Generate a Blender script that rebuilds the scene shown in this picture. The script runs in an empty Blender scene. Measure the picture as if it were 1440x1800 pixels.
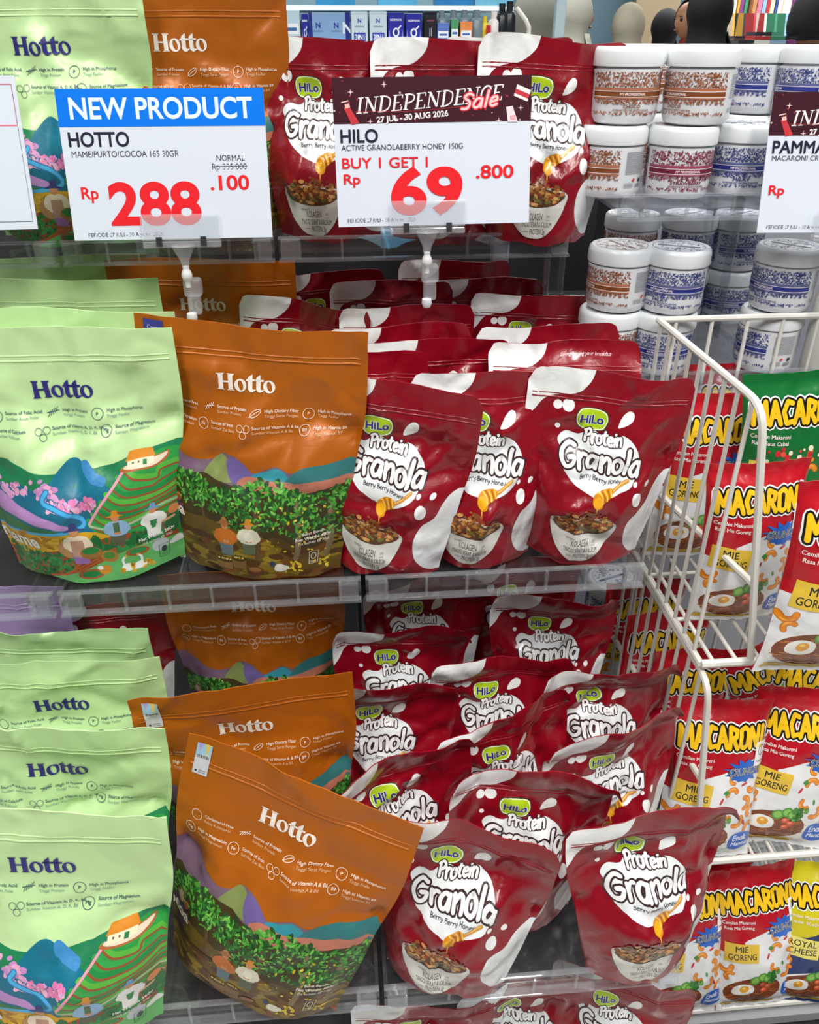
import bpy, bmesh, math, random
import numpy as np
from mathutils import Vector, Matrix, Euler
from mathutils.geometry import tessellate_polygon

# ------------------------------------------------------------------ camera, world, light, exposure
SC = bpy.context.scene
COL = SC.collection
CAM_H = 1.45                       # the phone is held 1.45 m above the shop floor
F_PX = 1450.0                      # focal length for a 1440 x 1800 frame
PITCH = math.radians(30.1)         # looking down
YAW = math.radians(5.0)            # turned a little to the right of the shelf normal
cam_d = bpy.data.cameras.new('camera')
cam = bpy.data.objects.new('camera', cam_d); COL.objects.link(cam)
cam_d.sensor_fit = 'VERTICAL'; cam_d.sensor_height = 24.0
cam_d.lens = 24.0 * F_PX / 1800.0
cam_d.clip_start = 0.05; cam_d.clip_end = 60
cam.location = (0, 0, CAM_H)
cam.rotation_euler = (math.radians(90) - PITCH, 0, -YAW)
SC.camera = cam
CAM_M = Euler(cam.rotation_euler).to_matrix()

SC.view_settings.view_transform = 'Standard'
SC.view_settings.look = 'None'
SC.view_settings.gamma = 1
SC.view_settings.use_curve_mapping = False
SC.view_settings.exposure = 0.0

world = bpy.data.worlds.new('shop_light'); SC.world = world
world.use_nodes = True
wb = world.node_tree.nodes['Background']
wb.inputs[0].default_value = (0.80, 0.84, 0.90, 1); wb.inputs[1].default_value = 0.09

def ceiling_lamp(x, y, z, sx, sy, power, col=(1, 0.98, 0.95)):
    l = bpy.data.lights.new('ceiling_panel_light', 'AREA'); l.shape = 'RECTANGLE'
    l.size = sx; l.size_y = sy; l.energy = power; l.color = col
    o = bpy.data.objects.new('ceiling_panel_light', l); COL.objects.link(o)
    o.location = (x, y, z); return o
ceiling_lamp(-1.0, -0.55, 3.0, 0.30, 1.3, 50)
ceiling_lamp(0.5, -0.5, 3.0, 0.30, 1.3, 52)
ceiling_lamp(1.9, -0.2, 3.0, 0.30, 1.3, 36)
ceiling_lamp(-0.2, 1.3, 3.0, 1.2, 0.25, 22)
ceiling_lamp(1.4, 1.3, 3.0, 1.2, 0.25, 22)
ceiling_lamp(0.6, 4.2, 3.0, 3.5, 1.2, 90, (0.95, 0.98, 1))
ceiling_lamp(3.6, 7.4, 3.0, 3.5, 1.6, 170, (1, 0.97, 0.93))

# ------------------------------------------------------------------ where a pixel of the photograph lies on a plane
def ray(px, py):
    return CAM_M @ Vector(((px - 720) / F_PX, (900 - py) / F_PX, -1.0))
def on_z(px, py, z):
    d = ray(px, py); t = (z - CAM_H) / d.z
    return Vector((d.x * t, d.y * t, z))
def on_y(px, py, y):
    d = ray(px, py); t = y / d.y
    return Vector((d.x * t, y, CAM_H + d.z * t))

# ------------------------------------------------------------------ colours and materials
def lin(c):
    if isinstance(c, str):
        c = [int(c[i:i + 2], 16) / 255 for i in (0, 2, 4)]
    return tuple(x / 12.92 if x <= 0.04045 else ((x + 0.055) / 1.055) ** 2.4 for x in c)
MATS = {}
def mat(name, col='808080', rough=0.5, metal=0.0, bump=0.0, bscale=60.0, spec=0.5, coat=0.0, vary=0.0, vcol=False, emit=0.0, stretch=(1, 1, 1), crinkle=0.0):
    if name in MATS: return MATS[name]
    m = bpy.data.materials.new(name); m.use_nodes = True; MATS[name] = m
    nt = m.node_tree; b = nt.nodes['Principled BSDF']
    c = lin(col)
    b.inputs['Base Color'].default_value = (*c, 1)
    b.inputs['Roughness'].default_value = rough
    b.inputs['Metallic'].default_value = metal
    b.inputs['Specular IOR Level'].default_value = spec
    b.inputs['Coat Weight'].default_value = coat
    b.inputs['Coat Roughness'].default_value = 0.08
    src = None
    if vcol:
        a = nt.nodes.new('ShaderNodeVertexColor'); a.layer_name = 'print_ink'; src = a.outputs['Color']
        nt.links.new(src, b.inputs['Base Color'])
    tc = nt.nodes.new('ShaderNodeTexCoord')
    mp = nt.nodes.new('ShaderNodeMapping'); mp.inputs['Scale'].default_value = stretch
    nt.links.new(tc.outputs['Object'], mp.inputs['Vector'])
    if vary > 0:
        n = nt.nodes.new('ShaderNodeTexNoise'); n.inputs['Scale'].default_value = bscale * 0.4; n.inputs['Detail'].default_value = 4
        nt.links.new(mp.outputs[0], n.inputs['Vector'])
        mx = nt.nodes.new('ShaderNodeMix'); mx.data_type = 'RGBA'; mx.blend_type = 'MULTIPLY'
        r = nt.nodes.new('ShaderNodeMapRange'); r.inputs['To Min'].default_value = 1 - vary; r.inputs['To Max'].default_value = 1 + vary * 0.3
        nt.links.new(n.outputs[0], r.inputs[0])
        mx.inputs['Factor'].default_value = 1
        if src: nt.links.new(src, mx.inputs['A'])
        else: mx.inputs['A'].default_value = (*c, 1)
        nt.links.new(r.outputs[0], mx.inputs['B']); nt.links.new(mx.outputs['Result'], b.inputs['Base Color'])
    if bump > 0:
        n = nt.nodes.new('ShaderNodeTexNoise'); n.inputs['Scale'].default_value = bscale; n.inputs['Detail'].default_value = 3
        n.inputs['Distortion'].default_value = 0.6
        nt.links.new(mp.outputs[0], n.inputs['Vector'])
        bp = nt.nodes.new('ShaderNodeBump'); bp.inputs['Strength'].default_value = bump; bp.inputs['Distance'].default_value = 0.002
        nt.links.new(n.outputs[0], bp.inputs['Height']); nt.links.new(bp.outputs[0], b.inputs['Normal'])
        if crinkle > 0:      # sharp creases of crumpled film, different on every bag
            at = nt.nodes.new('ShaderNodeAttribute'); at.attribute_name = 'crease_seed'
            ad = nt.nodes.new('ShaderNodeVectorMath'); ad.operation = 'ADD'
            nt.links.new(tc.outputs['Object'], ad.inputs[0]); nt.links.new(at.outputs['Fac'], ad.inputs[1])
            rn = nt.nodes.new('ShaderNodeTexNoise'); rn.noise_type = 'RIDGED_MULTIFRACTAL'
            rn.inputs['Scale'].default_value = 18; rn.inputs['Detail'].default_value = 2.0; rn.inputs['Distortion'].default_value = .8
            nt.links.new(ad.outputs[0], rn.inputs['Vector'])
            b2 = nt.nodes.new('ShaderNodeBump'); b2.inputs['Strength'].default_value = crinkle; b2.inputs['Distance'].default_value = 0.010
            nt.links.new(rn.outputs[0], b2.inputs['Height']); nt.links.new(bp.outputs[0], b2.inputs['Normal']); nt.links.new(b2.outputs[0], b.inputs['Normal'])
    if emit > 0:
        b.inputs['Emission Color'].default_value = (*c, 1); b.inputs['Emission Strength'].default_value = emit
    return m
def clear_mat(name, tint, gloss_rough=0.05, ior=1.45, haze=0.0):
    m = bpy.data.materials.new(name); m.use_nodes = True; MATS[name] = m
    nt = m.node_tree; nt.nodes.remove(nt.nodes['Principled BSDF'])
    out = nt.nodes['Material Output']
    t = nt.nodes.new('ShaderNodeBsdfTransparent'); t.inputs[0].default_value = (*tint, 1)
    g = nt.nodes.new('ShaderNodeBsdfGlossy'); g.inputs['Roughness'].default_value = gloss_rough
    f = nt.nodes.new('ShaderNodeFresnel'); f.inputs['IOR'].default_value = ior
    mx = nt.nodes.new('ShaderNodeMixShader')
    gm = nt.nodes.new('ShaderNodeNewGeometry'); sb = nt.nodes.new('ShaderNodeMath'); sb.operation = 'SUBTRACT'; sb.inputs[0].default_value = 1
    ml = nt.nodes.new('ShaderNodeMath'); ml.operation = 'MULTIPLY'
    nt.links.new(gm.outputs['Backfacing'], sb.inputs[1]); nt.links.new(sb.outputs[0], ml.inputs[0]); nt.links.new(f.outputs[0], ml.inputs[1])
    nt.links.new(ml.outputs[0], mx.inputs[0]); nt.links.new(t.outputs[0], mx.inputs[1]); nt.links.new(g.outputs[0], mx.inputs[2])
    last = mx
    if haze > 0:
        d = nt.nodes.new('ShaderNodeBsdfDiffuse'); d.inputs[0].default_value = (0.85, 0.87, 0.9, 1)
        m2 = nt.nodes.new('ShaderNodeMixShader'); m2.inputs[0].default_value = haze
        nt.links.new(mx.outputs[0], m2.inputs[1]); nt.links.new(d.outputs[0], m2.inputs[2]); last = m2
    nt.links.new(last.outputs[0], out.inputs[0])
    return m

# ------------------------------------------------------------------ object helpers
def clean(n): return n
def link(name, me, parent=None, mats=()):
    for m in mats: me.materials.append(m)
    o = bpy.data.objects.new(name, me); COL.objects.link(o)
    if parent: o.parent = parent
    return o
def empty(name, label, cat, loc=(0, 0, 0), rot=(0, 0, 0), group=None, parent=None):
    o = bpy.data.objects.new(name, None); COL.objects.link(o)
    o.empty_display_size = 0.02
    o.location = loc; o.rotation_euler = rot
    if label: o['label'] = label
    if cat: o['category'] = cat
    if group: o['group'] = group
    return o
def tag(o, label=None, cat=None, group=None, kind=None):
    if label: o['label'] = label
    if cat: o['category'] = cat
    if group: o['group'] = group
    if kind: o['kind'] = kind
    return o
def finish(name, bm, m, parent=None, smooth=True, bevel=0.0, angle=40):
    me = bpy.data.meshes.new(name); bmesh.ops.recalc_face_normals(bm, faces=bm.faces); bm.to_mesh(me); bm.free()
    ms = m if isinstance(m, (list, tuple)) else [m]
    if smooth:
        for p in me.polygons: p.use_smooth = True
        try: me.set_sharp_from_angle(angle=math.radians(angle))
        except Exception: pass
    o = link(name, me, parent, ms)
    if bevel > 0:
        b = o.modifiers.new('bevel', 'BEVEL'); b.width = bevel; b.segments = 2; b.limit_method = 'ANGLE'
    return o
def box(bm, c, s, rot=None):
    r = bmesh.ops.create_cube(bm, size=1.0)
    M = Matrix.Translation(c) @ (rot.to_4x4() if rot is not None else Matrix.Identity(4)) @ Matrix.Diagonal((*s, 1))
    bmesh.ops.transform(bm, matrix=M, verts=r['verts'])
    return r['verts']
def boxo(name, c, s, m, parent=None, bevel=0.0, rot=None):
    bm = bmesh.new(); box(bm, c, s, rot); return finish(name, bm, m, parent, smooth=False, bevel=bevel)
def tube(bm, pts, r, seg=8, cap=True):
    pts = [Vector(p) for p in pts]
    rings = []
    prev = None
    for i, p in enumerate(pts):
        if i == 0: d = pts[1] - p
        elif i == len(pts) - 1: d = p - pts[i - 1]
        else: d = (pts[i + 1] - p).normalized() + (p - pts[i - 1]).normalized()
        d.normalize()
        if prev is None:
            a = Vector((0, 0, 1)) if abs(d.z) < 0.9 else Vector((1, 0, 0))
            n1 = d.cross(a).normalized()
        else: n1 = (prev - d * prev.dot(d)).normalized()
        prev = n1; n2 = d.cross(n1)
        rr = r[i] if isinstance(r, (list, tuple)) else r
        rings.append([bm.verts.new(p + (n1 * math.cos(t) + n2 * math.sin(t)) * rr) for t in [2 * math.pi * k / seg for k in range(seg)]])
    for a, b in zip(rings, rings[1:]):
        for k in range(seg): bm.faces.new((a[k], a[(k + 1) % seg], b[(k + 1) % seg], b[k]))
    if cap:
        bm.faces.new(rings[0][::-1]); bm.faces.new(rings[-1])
def tubeo(name, pts, r, m, parent=None, seg=8):
    bm = bmesh.new(); tube(bm, pts, r, seg); return finish(name, bm, m, parent)
def bend(p0, p1, p2, r, n=5):
    p0, p1, p2 = Vector(p0), Vector(p1), Vector(p2)
    a = p1 + (p0 - p1).normalized() * r; b = p1 + (p2 - p1).normalized() * r
    return [a.lerp(p1, t).lerp(p1.lerp(b, t), t) for t in [k / n for k in range(n + 1)]]
def lathe(bm, prof, seg=32, c=(0, 0, 0), mi=None):
    rings = []
    for (r, z) in prof:
        if r < 1e-6: rings.append([bm.verts.new((c[0], c[1], c[2] + z))])
        else: rings.append([bm.verts.new((c[0] + r * math.cos(2 * math.pi * k / seg), c[1] + r * math.sin(2 * math.pi * k / seg), c[2] + z)) for k in range(seg)])
    for i, (a, b) in enumerate(zip(rings, rings[1:])):
        for k in range(seg):
            k2 = (k + 1) % seg
            if len(a) == 1 and len(b) == 1: continue
            if len(a) == 1: f = bm.faces.new((a[0], b[k2], b[k]))
            elif len(b) == 1: f = bm.faces.new((a[k], a[k2], b[0]))
            else: f = bm.faces.new((a[k], a[k2], b[k2], b[k]))
            if mi: f.material_index = mi[i]

# ------------------------------------------------------------------ flat printing: shapes laid on a sheet, cut along the sheet's grid
FONT_CACHE = {}
def glyphs(s, bold, res=3):
    key = (s, bold, res)
    if key in FONT_CACHE: return FONT_CACHE[key]
    cu = bpy.data.curves.new('lettering', 'FONT'); cu.body = s; cu.size = 1.0; cu.resolution_u = res; cu.offset = bold
    o = bpy.data.objects.new('lettering', cu); COL.objects.link(o)
    dg = bpy.context.evaluated_depsgraph_get(); dg.update()
    me = bpy.data.meshes.new_from_object(o.evaluated_get(dg))
    me.calc_loop_triangles()
    vs = np.empty(len(me.vertices) * 3); me.vertices.foreach_get('co', vs); vs = vs.reshape(-1, 3)[:, :2]
    tr = np.empty(len(me.loop_triangles) * 3, int); me.loop_triangles.foreach_get('vertices', tr); tr = tr.reshape(-1, 3)
    bpy.data.objects.remove(o); bpy.data.curves.remove(cu); bpy.data.meshes.remove(me)
    FONT_CACHE[key] = (vs, tr); return vs, tr
def smooth_line(pts, n=4, closed=False):
    P = [np.array(p, float) for p in pts]; out = []
    m = len(P)
    rng = range(m) if closed else range(m - 1)
    for i in rng:
        p0 = P[(i - 1) % m] if (closed or i > 0) else P[i]
        p1 = P[i]; p2 = P[(i + 1) % m]; p3 = P[(i + 2) % m] if (closed or i + 2 < m) else P[(i + 1) % m]
        for k in range(n):
            t = k / n
            out.append(0.5 * ((2 * p1) + (-p0 + p2) * t + (2 * p0 - 5 * p1 + 4 * p2 - p3) * t * t + (-p0 + 3 * p1 - 3 * p2 + p3) * t ** 3))
    if not closed: out.append(P[-1])
    return out
def ell(cx, cy, rx, ry, rot=0, n=14):
    c, s = math.cos(rot), math.sin(rot)
    return [(cx + rx * math.cos(t) * c - ry * math.sin(t) * s, cy + rx * math.cos(t) * s + ry * math.sin(t) * c) for t in [2 * math.pi * k / n for k in range(n)]]
class Art:
    def __init__(self, W, H, nx, ny):
        self.W, self.H, self.nx, self.ny = W, H, nx, ny
        self.tris = []; self.layer = 0; self.res = 8 if nx < 4 else 3
    def nxt(self): self.layer += 1
    def tri(self, a, b, c, col): self.tris.append(((a[0], a[1]), (b[0], b[1]), (c[0], c[1]), col, self.layer))
    def poly(self, pts, col, bump=True):
        if bump: self.nxt()
        v = [Vector((p[0], p[1], 0)) for p in pts]
        for t in tessellate_polygon([v]): self.tri(pts[t[0]], pts[t[1]], pts[t[2]], col)
    def blob(self, pts, col, n=4): self.poly(smooth_line(pts, n, True), col)
    def ell(self, cx, cy, rx, ry, col, rot=0, n=14, bump=True):
        if bump: self.nxt()
        e = ell(cx, cy, rx, ry, rot, n)
        for k in range(1, n - 1): self.tri(e[0], e[k], e[k + 1], col)
    def rect(self, x0, y0, x1, y1, col, bump=True):
        if bump: self.nxt()
        self.tri((x0, y0), (x1, y0), (x1, y1), col); self.tri((x0, y0), (x1, y1), (x0, y1), col)
    def stroke(self, pts, w, col, curve=True, taper=None, bump=True, cap=True, closed=False):
        if bump: self.nxt()
        P = smooth_line(pts, 5, closed) if curve and len(pts) > 2 else [np.array(p, float) for p in pts]
        if closed: P = list(P) + [P[0]]
        L, R = [], []
        n = len(P)
        for i, p in enumerate(P):
            d = P[min(i + 1, n - 1)] - P[max(i - 1, 0)]
            l = math.hypot(*d) or 1; nrm = np.array((-d[1], d[0])) / l
            ww = w / 2
            if taper: t = i / (n - 1); ww *= taper[0] * (1 - t) + taper[1] * t
            L.append(p + nrm * ww); R.append(p - nrm * ww)
        L0 = self.layer
        for i in range(n - 1):
            self.layer = L0 + (i % 3) * .35
            self.tri(L[i], R[i], R[i + 1], col); self.tri(L[i], R[i + 1], L[i + 1], col)
        self.layer = L0 + 1.1
        if cap and not closed:
            for p, ww in ((P[0], w / 2 * (taper[0] if taper else 1)), (P[-1], w / 2 * (taper[1] if taper else 1))):
                e = ell(p[0], p[1], ww, ww, 0, 8)
                for k in range(1, 7): self.tri(e[0], e[k], e[k + 1], col)
        self.layer = L0 if not bump else L0 + 1
    def text(self, s, x, y, size, col, bold=0.0, shear=0.0, rot=0.0, align='c', xs=1.0, width=None):
        if 'M' in s and bold > 0:      # the emboldened M closes on itself: print it several times, slightly shifted
            b = bold * size
            for dx, dy in ((-b, -b), (b, -b), (-b, b), (b, b), (0, 0)):
                self.text(s, x + dx * (1 if align == 'c' else 1), y + dy, size, col, 0.0, shear, rot, align, xs, width)
            return
        self.nxt()
        vs, tr = glyphs(s, bold, self.res)
        if len(vs) == 0: return
        v = vs.copy() * size; v[:, 0] *= xs
        w = v[:, 0].max() - v[:, 0].min(); x0 = v[:, 0].min()
        if width: v[:, 0] = (v[:, 0] - x0) * width / w + x0; x0 = v[:, 0].min(); w = width
        if align == 'c': v[:, 0] -= x0 + w / 2
        elif align == 'l': v[:, 0] -= x0
        else: v[:, 0] -= x0 + w
        v[:, 0] += v[:, 1] * shear
        c, sn = math.cos(rot), math.sin(rot)
        v = np.stack([v[:, 0] * c - v[:, 1] * sn + x, v[:, 0] * sn + v[:, 1] * c + y], 1)
        for t in tr: self.tri(v[t[0]], v[t[1]], v[t[2]], col)
    # cut every triangle along the grid lines and diagonals, so it can follow any bend of the sheet
    def bake(self):
        nx, ny, W, H = self.nx, self.ny, self.W, self.H
        def clip(poly, a, b, c):       # keep a x + b y >= c
            out = []; n = len(poly)
            for i in range(n):
                p, q = poly[i], poly[(i + 1) % n]
                dp = a * p[0] + b * p[1] - c; dq = a * q[0] + b * q[1] - c
                if dp >= 0: out.append(p)
                if (dp > 0 and dq < 0) or (dp < 0 and dq > 0):
                    t = dp / (dp - dq); out.append((p[0] + (q[0] - p[0]) * t, p[1] + (q[1] - p[1]) * t))
            return out
        ids, wts, lay, faces, cols = [], [], [], [], []
        for a, b, c, col, L in self.tris:
            P = [((p[0] / W + 0.5) * nx, p[1] / H * ny) for p in (a, b, c)]
            ar = (P[1][0] - P[0][0]) * (P[2][1] - P[0][1]) - (P[2][0] - P[0][0]) * (P[1][1] - P[0][1])
            if abs(ar) < 1e-7: continue
            if ar < 0: P = [P[0], P[2], P[1]]
            i0 = max(0, int(math.floor(min(p[0] for p in P)))); i1 = min(nx - 1, int(math.floor(max(p[0] for p in P))))
            for i in range(i0, i1 + 1):
                q = clip(clip(P, 1, 0, i), -1, 0, -(i + 1)) if (i0 != i1 or P[0][0] < 0 or i1 == nx - 1 or i0 == 0) else P
                if len(q) < 3: continue
                j0 = max(0, int(math.floor(min(p[1] for p in q)))); j1 = min(ny - 1, int(math.floor(max(p[1] for p in q))))
                for j in range(j0, j1 + 1):
                    r = clip(clip(q, 0, 1, j), 0, -1, -(j + 1))
                    if len(r) < 3: continue
                    for half in (0, 1):
                        s = clip(r, 1, -1, i - j) if half == 0 else clip(r, -1, 1, j - i)
                        if len(s) < 3: continue
                        A = sum(s[k][0] * s[(k + 1) % len(s)][1] - s[(k + 1) % len(s)][0] * s[k][1] for k in range(len(s)))
                        if A < 2e-5: continue
                        base = len(ids)
                        g00 = j * (nx + 1) + i
                        for p in s:
                            fx = p[0] - i; fy = p[1] - j
                            if half == 0: ids.append((g00, g00 + 1, g00 + nx + 2)); wts.append((1 - fx, fx - fy, fy))
                            else: ids.append((g00, g00 + nx + 2, g00 + nx + 1)); wts.append((1 - fy, fx, fy - fx))
                            lay.append(L)
                        faces.append(tuple(range(base, base + len(s)))); cols.append(col)
        self.ids = np.array(ids); self.w = np.array(wts); self.lay = np.array(lay, float)
        self.faces = faces
        self.lens = np.array([len(f) for f in faces])
        lc = {}
        carr = np.array([lc.setdefault(c, (*lin(c), 1.0)) for c in cols])
        self.vcol = np.repeat(carr, self.lens, 0).astype(np.float32)
        self.xy = None
        return self
    def lay_on(self, G, N, name, m, parent, off=0.00018, step=3.5e-6, maxlay=300):
        P = (G[self.ids] * self.w[:, :, None]).sum(1)
        Nn = (N[self.ids] * self.w[:, :, None]).sum(1)
        Nn /= np.linalg.norm(Nn, axis=1)[:, None] + 1e-9
        P = P + Nn * (off + step * self.lay)[:, None]
        me = bpy.data.meshes.new(name)
        nv = len(P); nf = len(self.faces)
        me.vertices.add(nv); me.vertices.foreach_set('co', P.astype(np.float32).ravel())
        me.loops.add(nv); me.loops.foreach_set('vertex_index', np.arange(nv, dtype=np.int32))
        me.polygons.add(nf)
        st = np.concatenate([[0], np.cumsum(self.lens)[:-1]]).astype(np.int32)
        me.polygons.foreach_set('loop_start', st)
        me.update(calc_edges=True)
        ca = me.color_attributes.new('print_ink', 'FLOAT_COLOR', 'POINT')
        ca.data.foreach_set('color', self.vcol.ravel())
        for_s = np.ones(nf, dtype=bool); me.polygons.foreach_set('use_smooth', for_s)
        me.normals_split_custom_set_from_vertices(Nn.astype(np.float32))
        return link(name, me, parent, [m])
def seed_attr(me, s):
    a = me.attributes.new('crease_seed', 'FLOAT', 'POINT'); a.data.foreach_set('value', np.full(len(me.vertices), float(s), np.float32))
def grid_normals(G, nx, ny):
    A = G.reshape(ny + 1, nx + 1, 3)
    du = np.gradient(A, axis=1); dv = np.gradient(A, axis=0)
    n = np.cross(du, dv); n /= np.linalg.norm(n, axis=2)[:, :, None] + 1e-12
    return n.reshape(-1, 3)
def grid_tris(nx, ny, base=0, flip=False, w=None):
    F = []
    for j in range(ny):
        for i in range(nx):
            g = base + j * (nx + 1) + i
            a = (g, g + 1, g + nx + 2); b = (g, g + nx + 2, g + nx + 1)
            if flip: a = a[::-1]; b = b[::-1]
            F += [a, b]
    return F
def sst(a, b, x):
    t = np.clip((x - a) / (b - a), 0, 1); return t * t * (3 - 2 * t)
# ------------------------------------------------------------------ brush letters (strokes on a unit em, x-height 0.6)
BR = {
 'G': (0.78, [[(.66, .86), (.40, .96), (.12, .74), (.06, .36), (.26, .06), (.56, .14), (.66, .42), (.40, .42)]]),
 'r': (0.44, [[(.08, .60), (.12, .02)], [(.12, .38), (.24, .58), (.40, .58)]]),
 'a': (0.60, [[(.46, .54), (.22, .60), (.06, .30), (.16, .06), (.36, .12), (.48, .50)], [(.48, .56), (.48, .04)]]),
 'n': (0.60, [[(.08, .60), (.12, .02)], [(.12, .36), (.30, .60), (.46, .48), (.48, .03)]]),
 'o': (0.58, [[(.28, .60), (.07, .44), (.10, .12), (.28, .02), (.46, .14), (.48, .44), (.28, .60)]]),
 'l': (0.26, [[(.14, 1.0), (.10, .04)]]),
 'P': (0.58, [[(.14, .92), (.12, .02)], [(.04, .84), (.34, .98), (.54, .78), (.40, .54), (.14, .46)]]),
 't': (0.42, [[(.20, .88), (.16, .18), (.30, .02)], [(.02, .60), (.38, .66)]]),
 'e': (0.52, [[(.08, .30), (.40, .36), (.36, .58), (.14, .52), (.07, .22), (.22, .04), (.44, .12)]]),
 'i': (0.24, [[(.12, .56), (.10, .04)], [(.13, .80), (.14, .84)]]),
 'B': (0.56, [[(.12, .92), (.10, .04)], [(.12, .90), (.44, .80), (.36, .56), (.14, .50), (.48, .40), (.44, .10), (.10, .04)]]),
 'y': (0.50, [[(.06, .58), (.16, .20), (.40, .30)], [(.44, .60), (.36, .0), (.14, -.26)]]),
 'H': (0.64, [[(.12, .92), (.08, .04)], [(.54, .94), (.48, .04)], [(.10, .48), (.50, .50)]]),
 'S': (0.62, [[(.58, .82), (.36, .96), (.14, .76), (.46, .44), (.40, .08), (.10, .08)]]),
 'E': (0.56, [[(.50, .92), (.16, .90), (.10, .50), (.08, .06), (.48, .06)], [(.10, .50), (.42, .52)]]),
 'k': (0.50, [[(.12, .96), (.10, .02)], [(.42, .60), (.14, .30), (.44, .04)]]),
 'M': (0.80, [[(.06, .02), (.16, .92)], [(.16, .92), (.40, .30)], [(.40, .30), (.64, .94)], [(.64, .94), (.72, .02)]]),
 'u': (0.56, [[(.08, .58), (.10, .14), (.30, .04), (.44, .30)], [(.46, .60), (.48, .04)]]),
 ' ': (0.32, []),
}
def brush(A, s, x, y, size, w, col, rot=0.0, rise=0.0, xs=1.0, width=None, outline=None, ow=0.0, shear=0.0, track=0.0, curve=True, glyphset=None):
    gs = glyphset or BR
    total = sum(gs[c][0] + track for c in s) * size * xs
    if width: xs *= width / total; total = width
    ca, sa = math.cos(rot), math.sin(rot)
    for pas in ((1, 0) if outline else (0,)):
        cx = -total / 2
        A.nxt(); q = 0
        for c in s:
            adv, st = gs[c]
            for ln in st:
                q += 1
                if q % 2: A.layer += 1.5
                else: A.layer += 1.5
                pts = []
                for (a, b) in ln:
                    X = cx + (a + b * shear) * size * xs; Y = b * size
                    pts.append((x + X * ca - Y * sa, y + X * sa + Y * ca + rise * (X / max(total, 1e-6)) ** 2))
                if pas: A.stroke(pts, w + 2 * ow, outline, bump=False, curve=curve)
                else: A.stroke(pts, w, col, bump=False, curve=curve)
            cx += (adv + track) * size * xs
# angular snack lettering: slabs
BLK = {
 'M': (0.92, [[(.08, .02), (.12, .92)], [(.12, .92), (.42, .34)], [(.42, .34), (.74, .96)], [(.74, .96), (.80, .04)]]),
 'A': (0.76, [[(.06, .0), (.34, .94)], [(.34, .94), (.66, .02)], [(.16, .34), (.56, .36)]]),
 'C': (0.66, [[(.58, .86), (.30, .94)], [(.30, .94), (.08, .52)], [(.08, .52), (.24, .04)], [(.24, .04), (.58, .12)]]),
 'R': (0.70, [[(.10, .0), (.10, .94)], [(.10, .94), (.52, .80)], [(.52, .80), (.46, .52)], [(.46, .52), (.12, .46)], [(.26, .46), (.60, .0)]]),
 'O': (0.70, [[(.10, .12), (.08, .82)], [(.08, .82), (.34, .95)], [(.34, .95), (.58, .80)], [(.58, .80), (.56, .14)], [(.56, .14), (.32, .02)], [(.32, .02), (.10, .12)]]),
 'N': (0.76, [[(.10, .0), (.10, .92)], [(.10, .92), (.56, .08)], [(.56, .08), (.60, .96)]]),
 'I': (0.34, [[(.14, .02), (.16, .96)]]),
}
# high-contrast serif letters for the pouch name
def hotto(A, x, y, s, col, rot=0.0):
    c, sn = math.cos(rot), math.sin(rot)
    T = lambda pts: [(x + (a * c - b * sn) * s, y + (a * sn + b * c) * s) for a, b in pts]
    P = lambda pts, b=False: A.poly(T(pts), col, bump=b)
    A.nxt()
    ox = -1.68
    # H
    P([(ox + .08, 0), (ox + .38, .03), (ox + .36, .94), (ox + .10, .97)])
    P([(ox + .70, .03), (ox + .98, 0), (ox + .96, .97), (ox + .68, .94)])
    P([(ox + .34, .46), (ox + .72, .46), (ox + .72, .56), (ox + .34, .56)])
    for (a, b) in ((-.02, .46), (.60, 1.08)):
        P([(ox + a, 0), (ox + b, 0), (ox + b - .10, .08), (ox + a + .10, .08)])
        P([(ox + a + .0, 1.0), (ox + a + .12, .90), (ox + b - .10, .90), (ox + b, 1.0)])
    def ring(cx, w, h, hole):
        n = 18
        o = [(cx + w * math.cos(t), .36 + h * math.sin(t)) for t in [2 * math.pi * k / n for k in range(n)]]
        i = [(cx + .02 + hole * math.cos(t) - .05 * math.sin(t), .36 + h * .76 * math.sin(t)) for t in [2 * math.pi * k / n for k in range(n)]]
        O, I = T(o), T(i)
        for k in range(n):
            k2 = (k + 1) % n
            A.tri(O[k], O[k2], I[k2], col); A.tri(O[k], I[k2], I[k], col)
    ring(ox + 1.42, .36, .38, .15)
    for dx in (1.86, 2.34):
        P([(ox + dx, .16), (ox + dx + .10, .02), (ox + dx + .24, -.02), (ox + dx + .46, .10), (ox + dx + .44, .16), (ox + dx + .30, .14), (ox + dx + .26, .22), (ox + dx + .27, 1.02), (ox + dx + .18, .98), (ox + dx, .82)])
        P([(ox + dx - .14, .62), (ox + dx + .44, .62), (ox + dx + .46, .74), (ox + dx - .06, .74)])
    ring(ox + 3.10, .36, .38, .15)

R_ = random.Random
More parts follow.
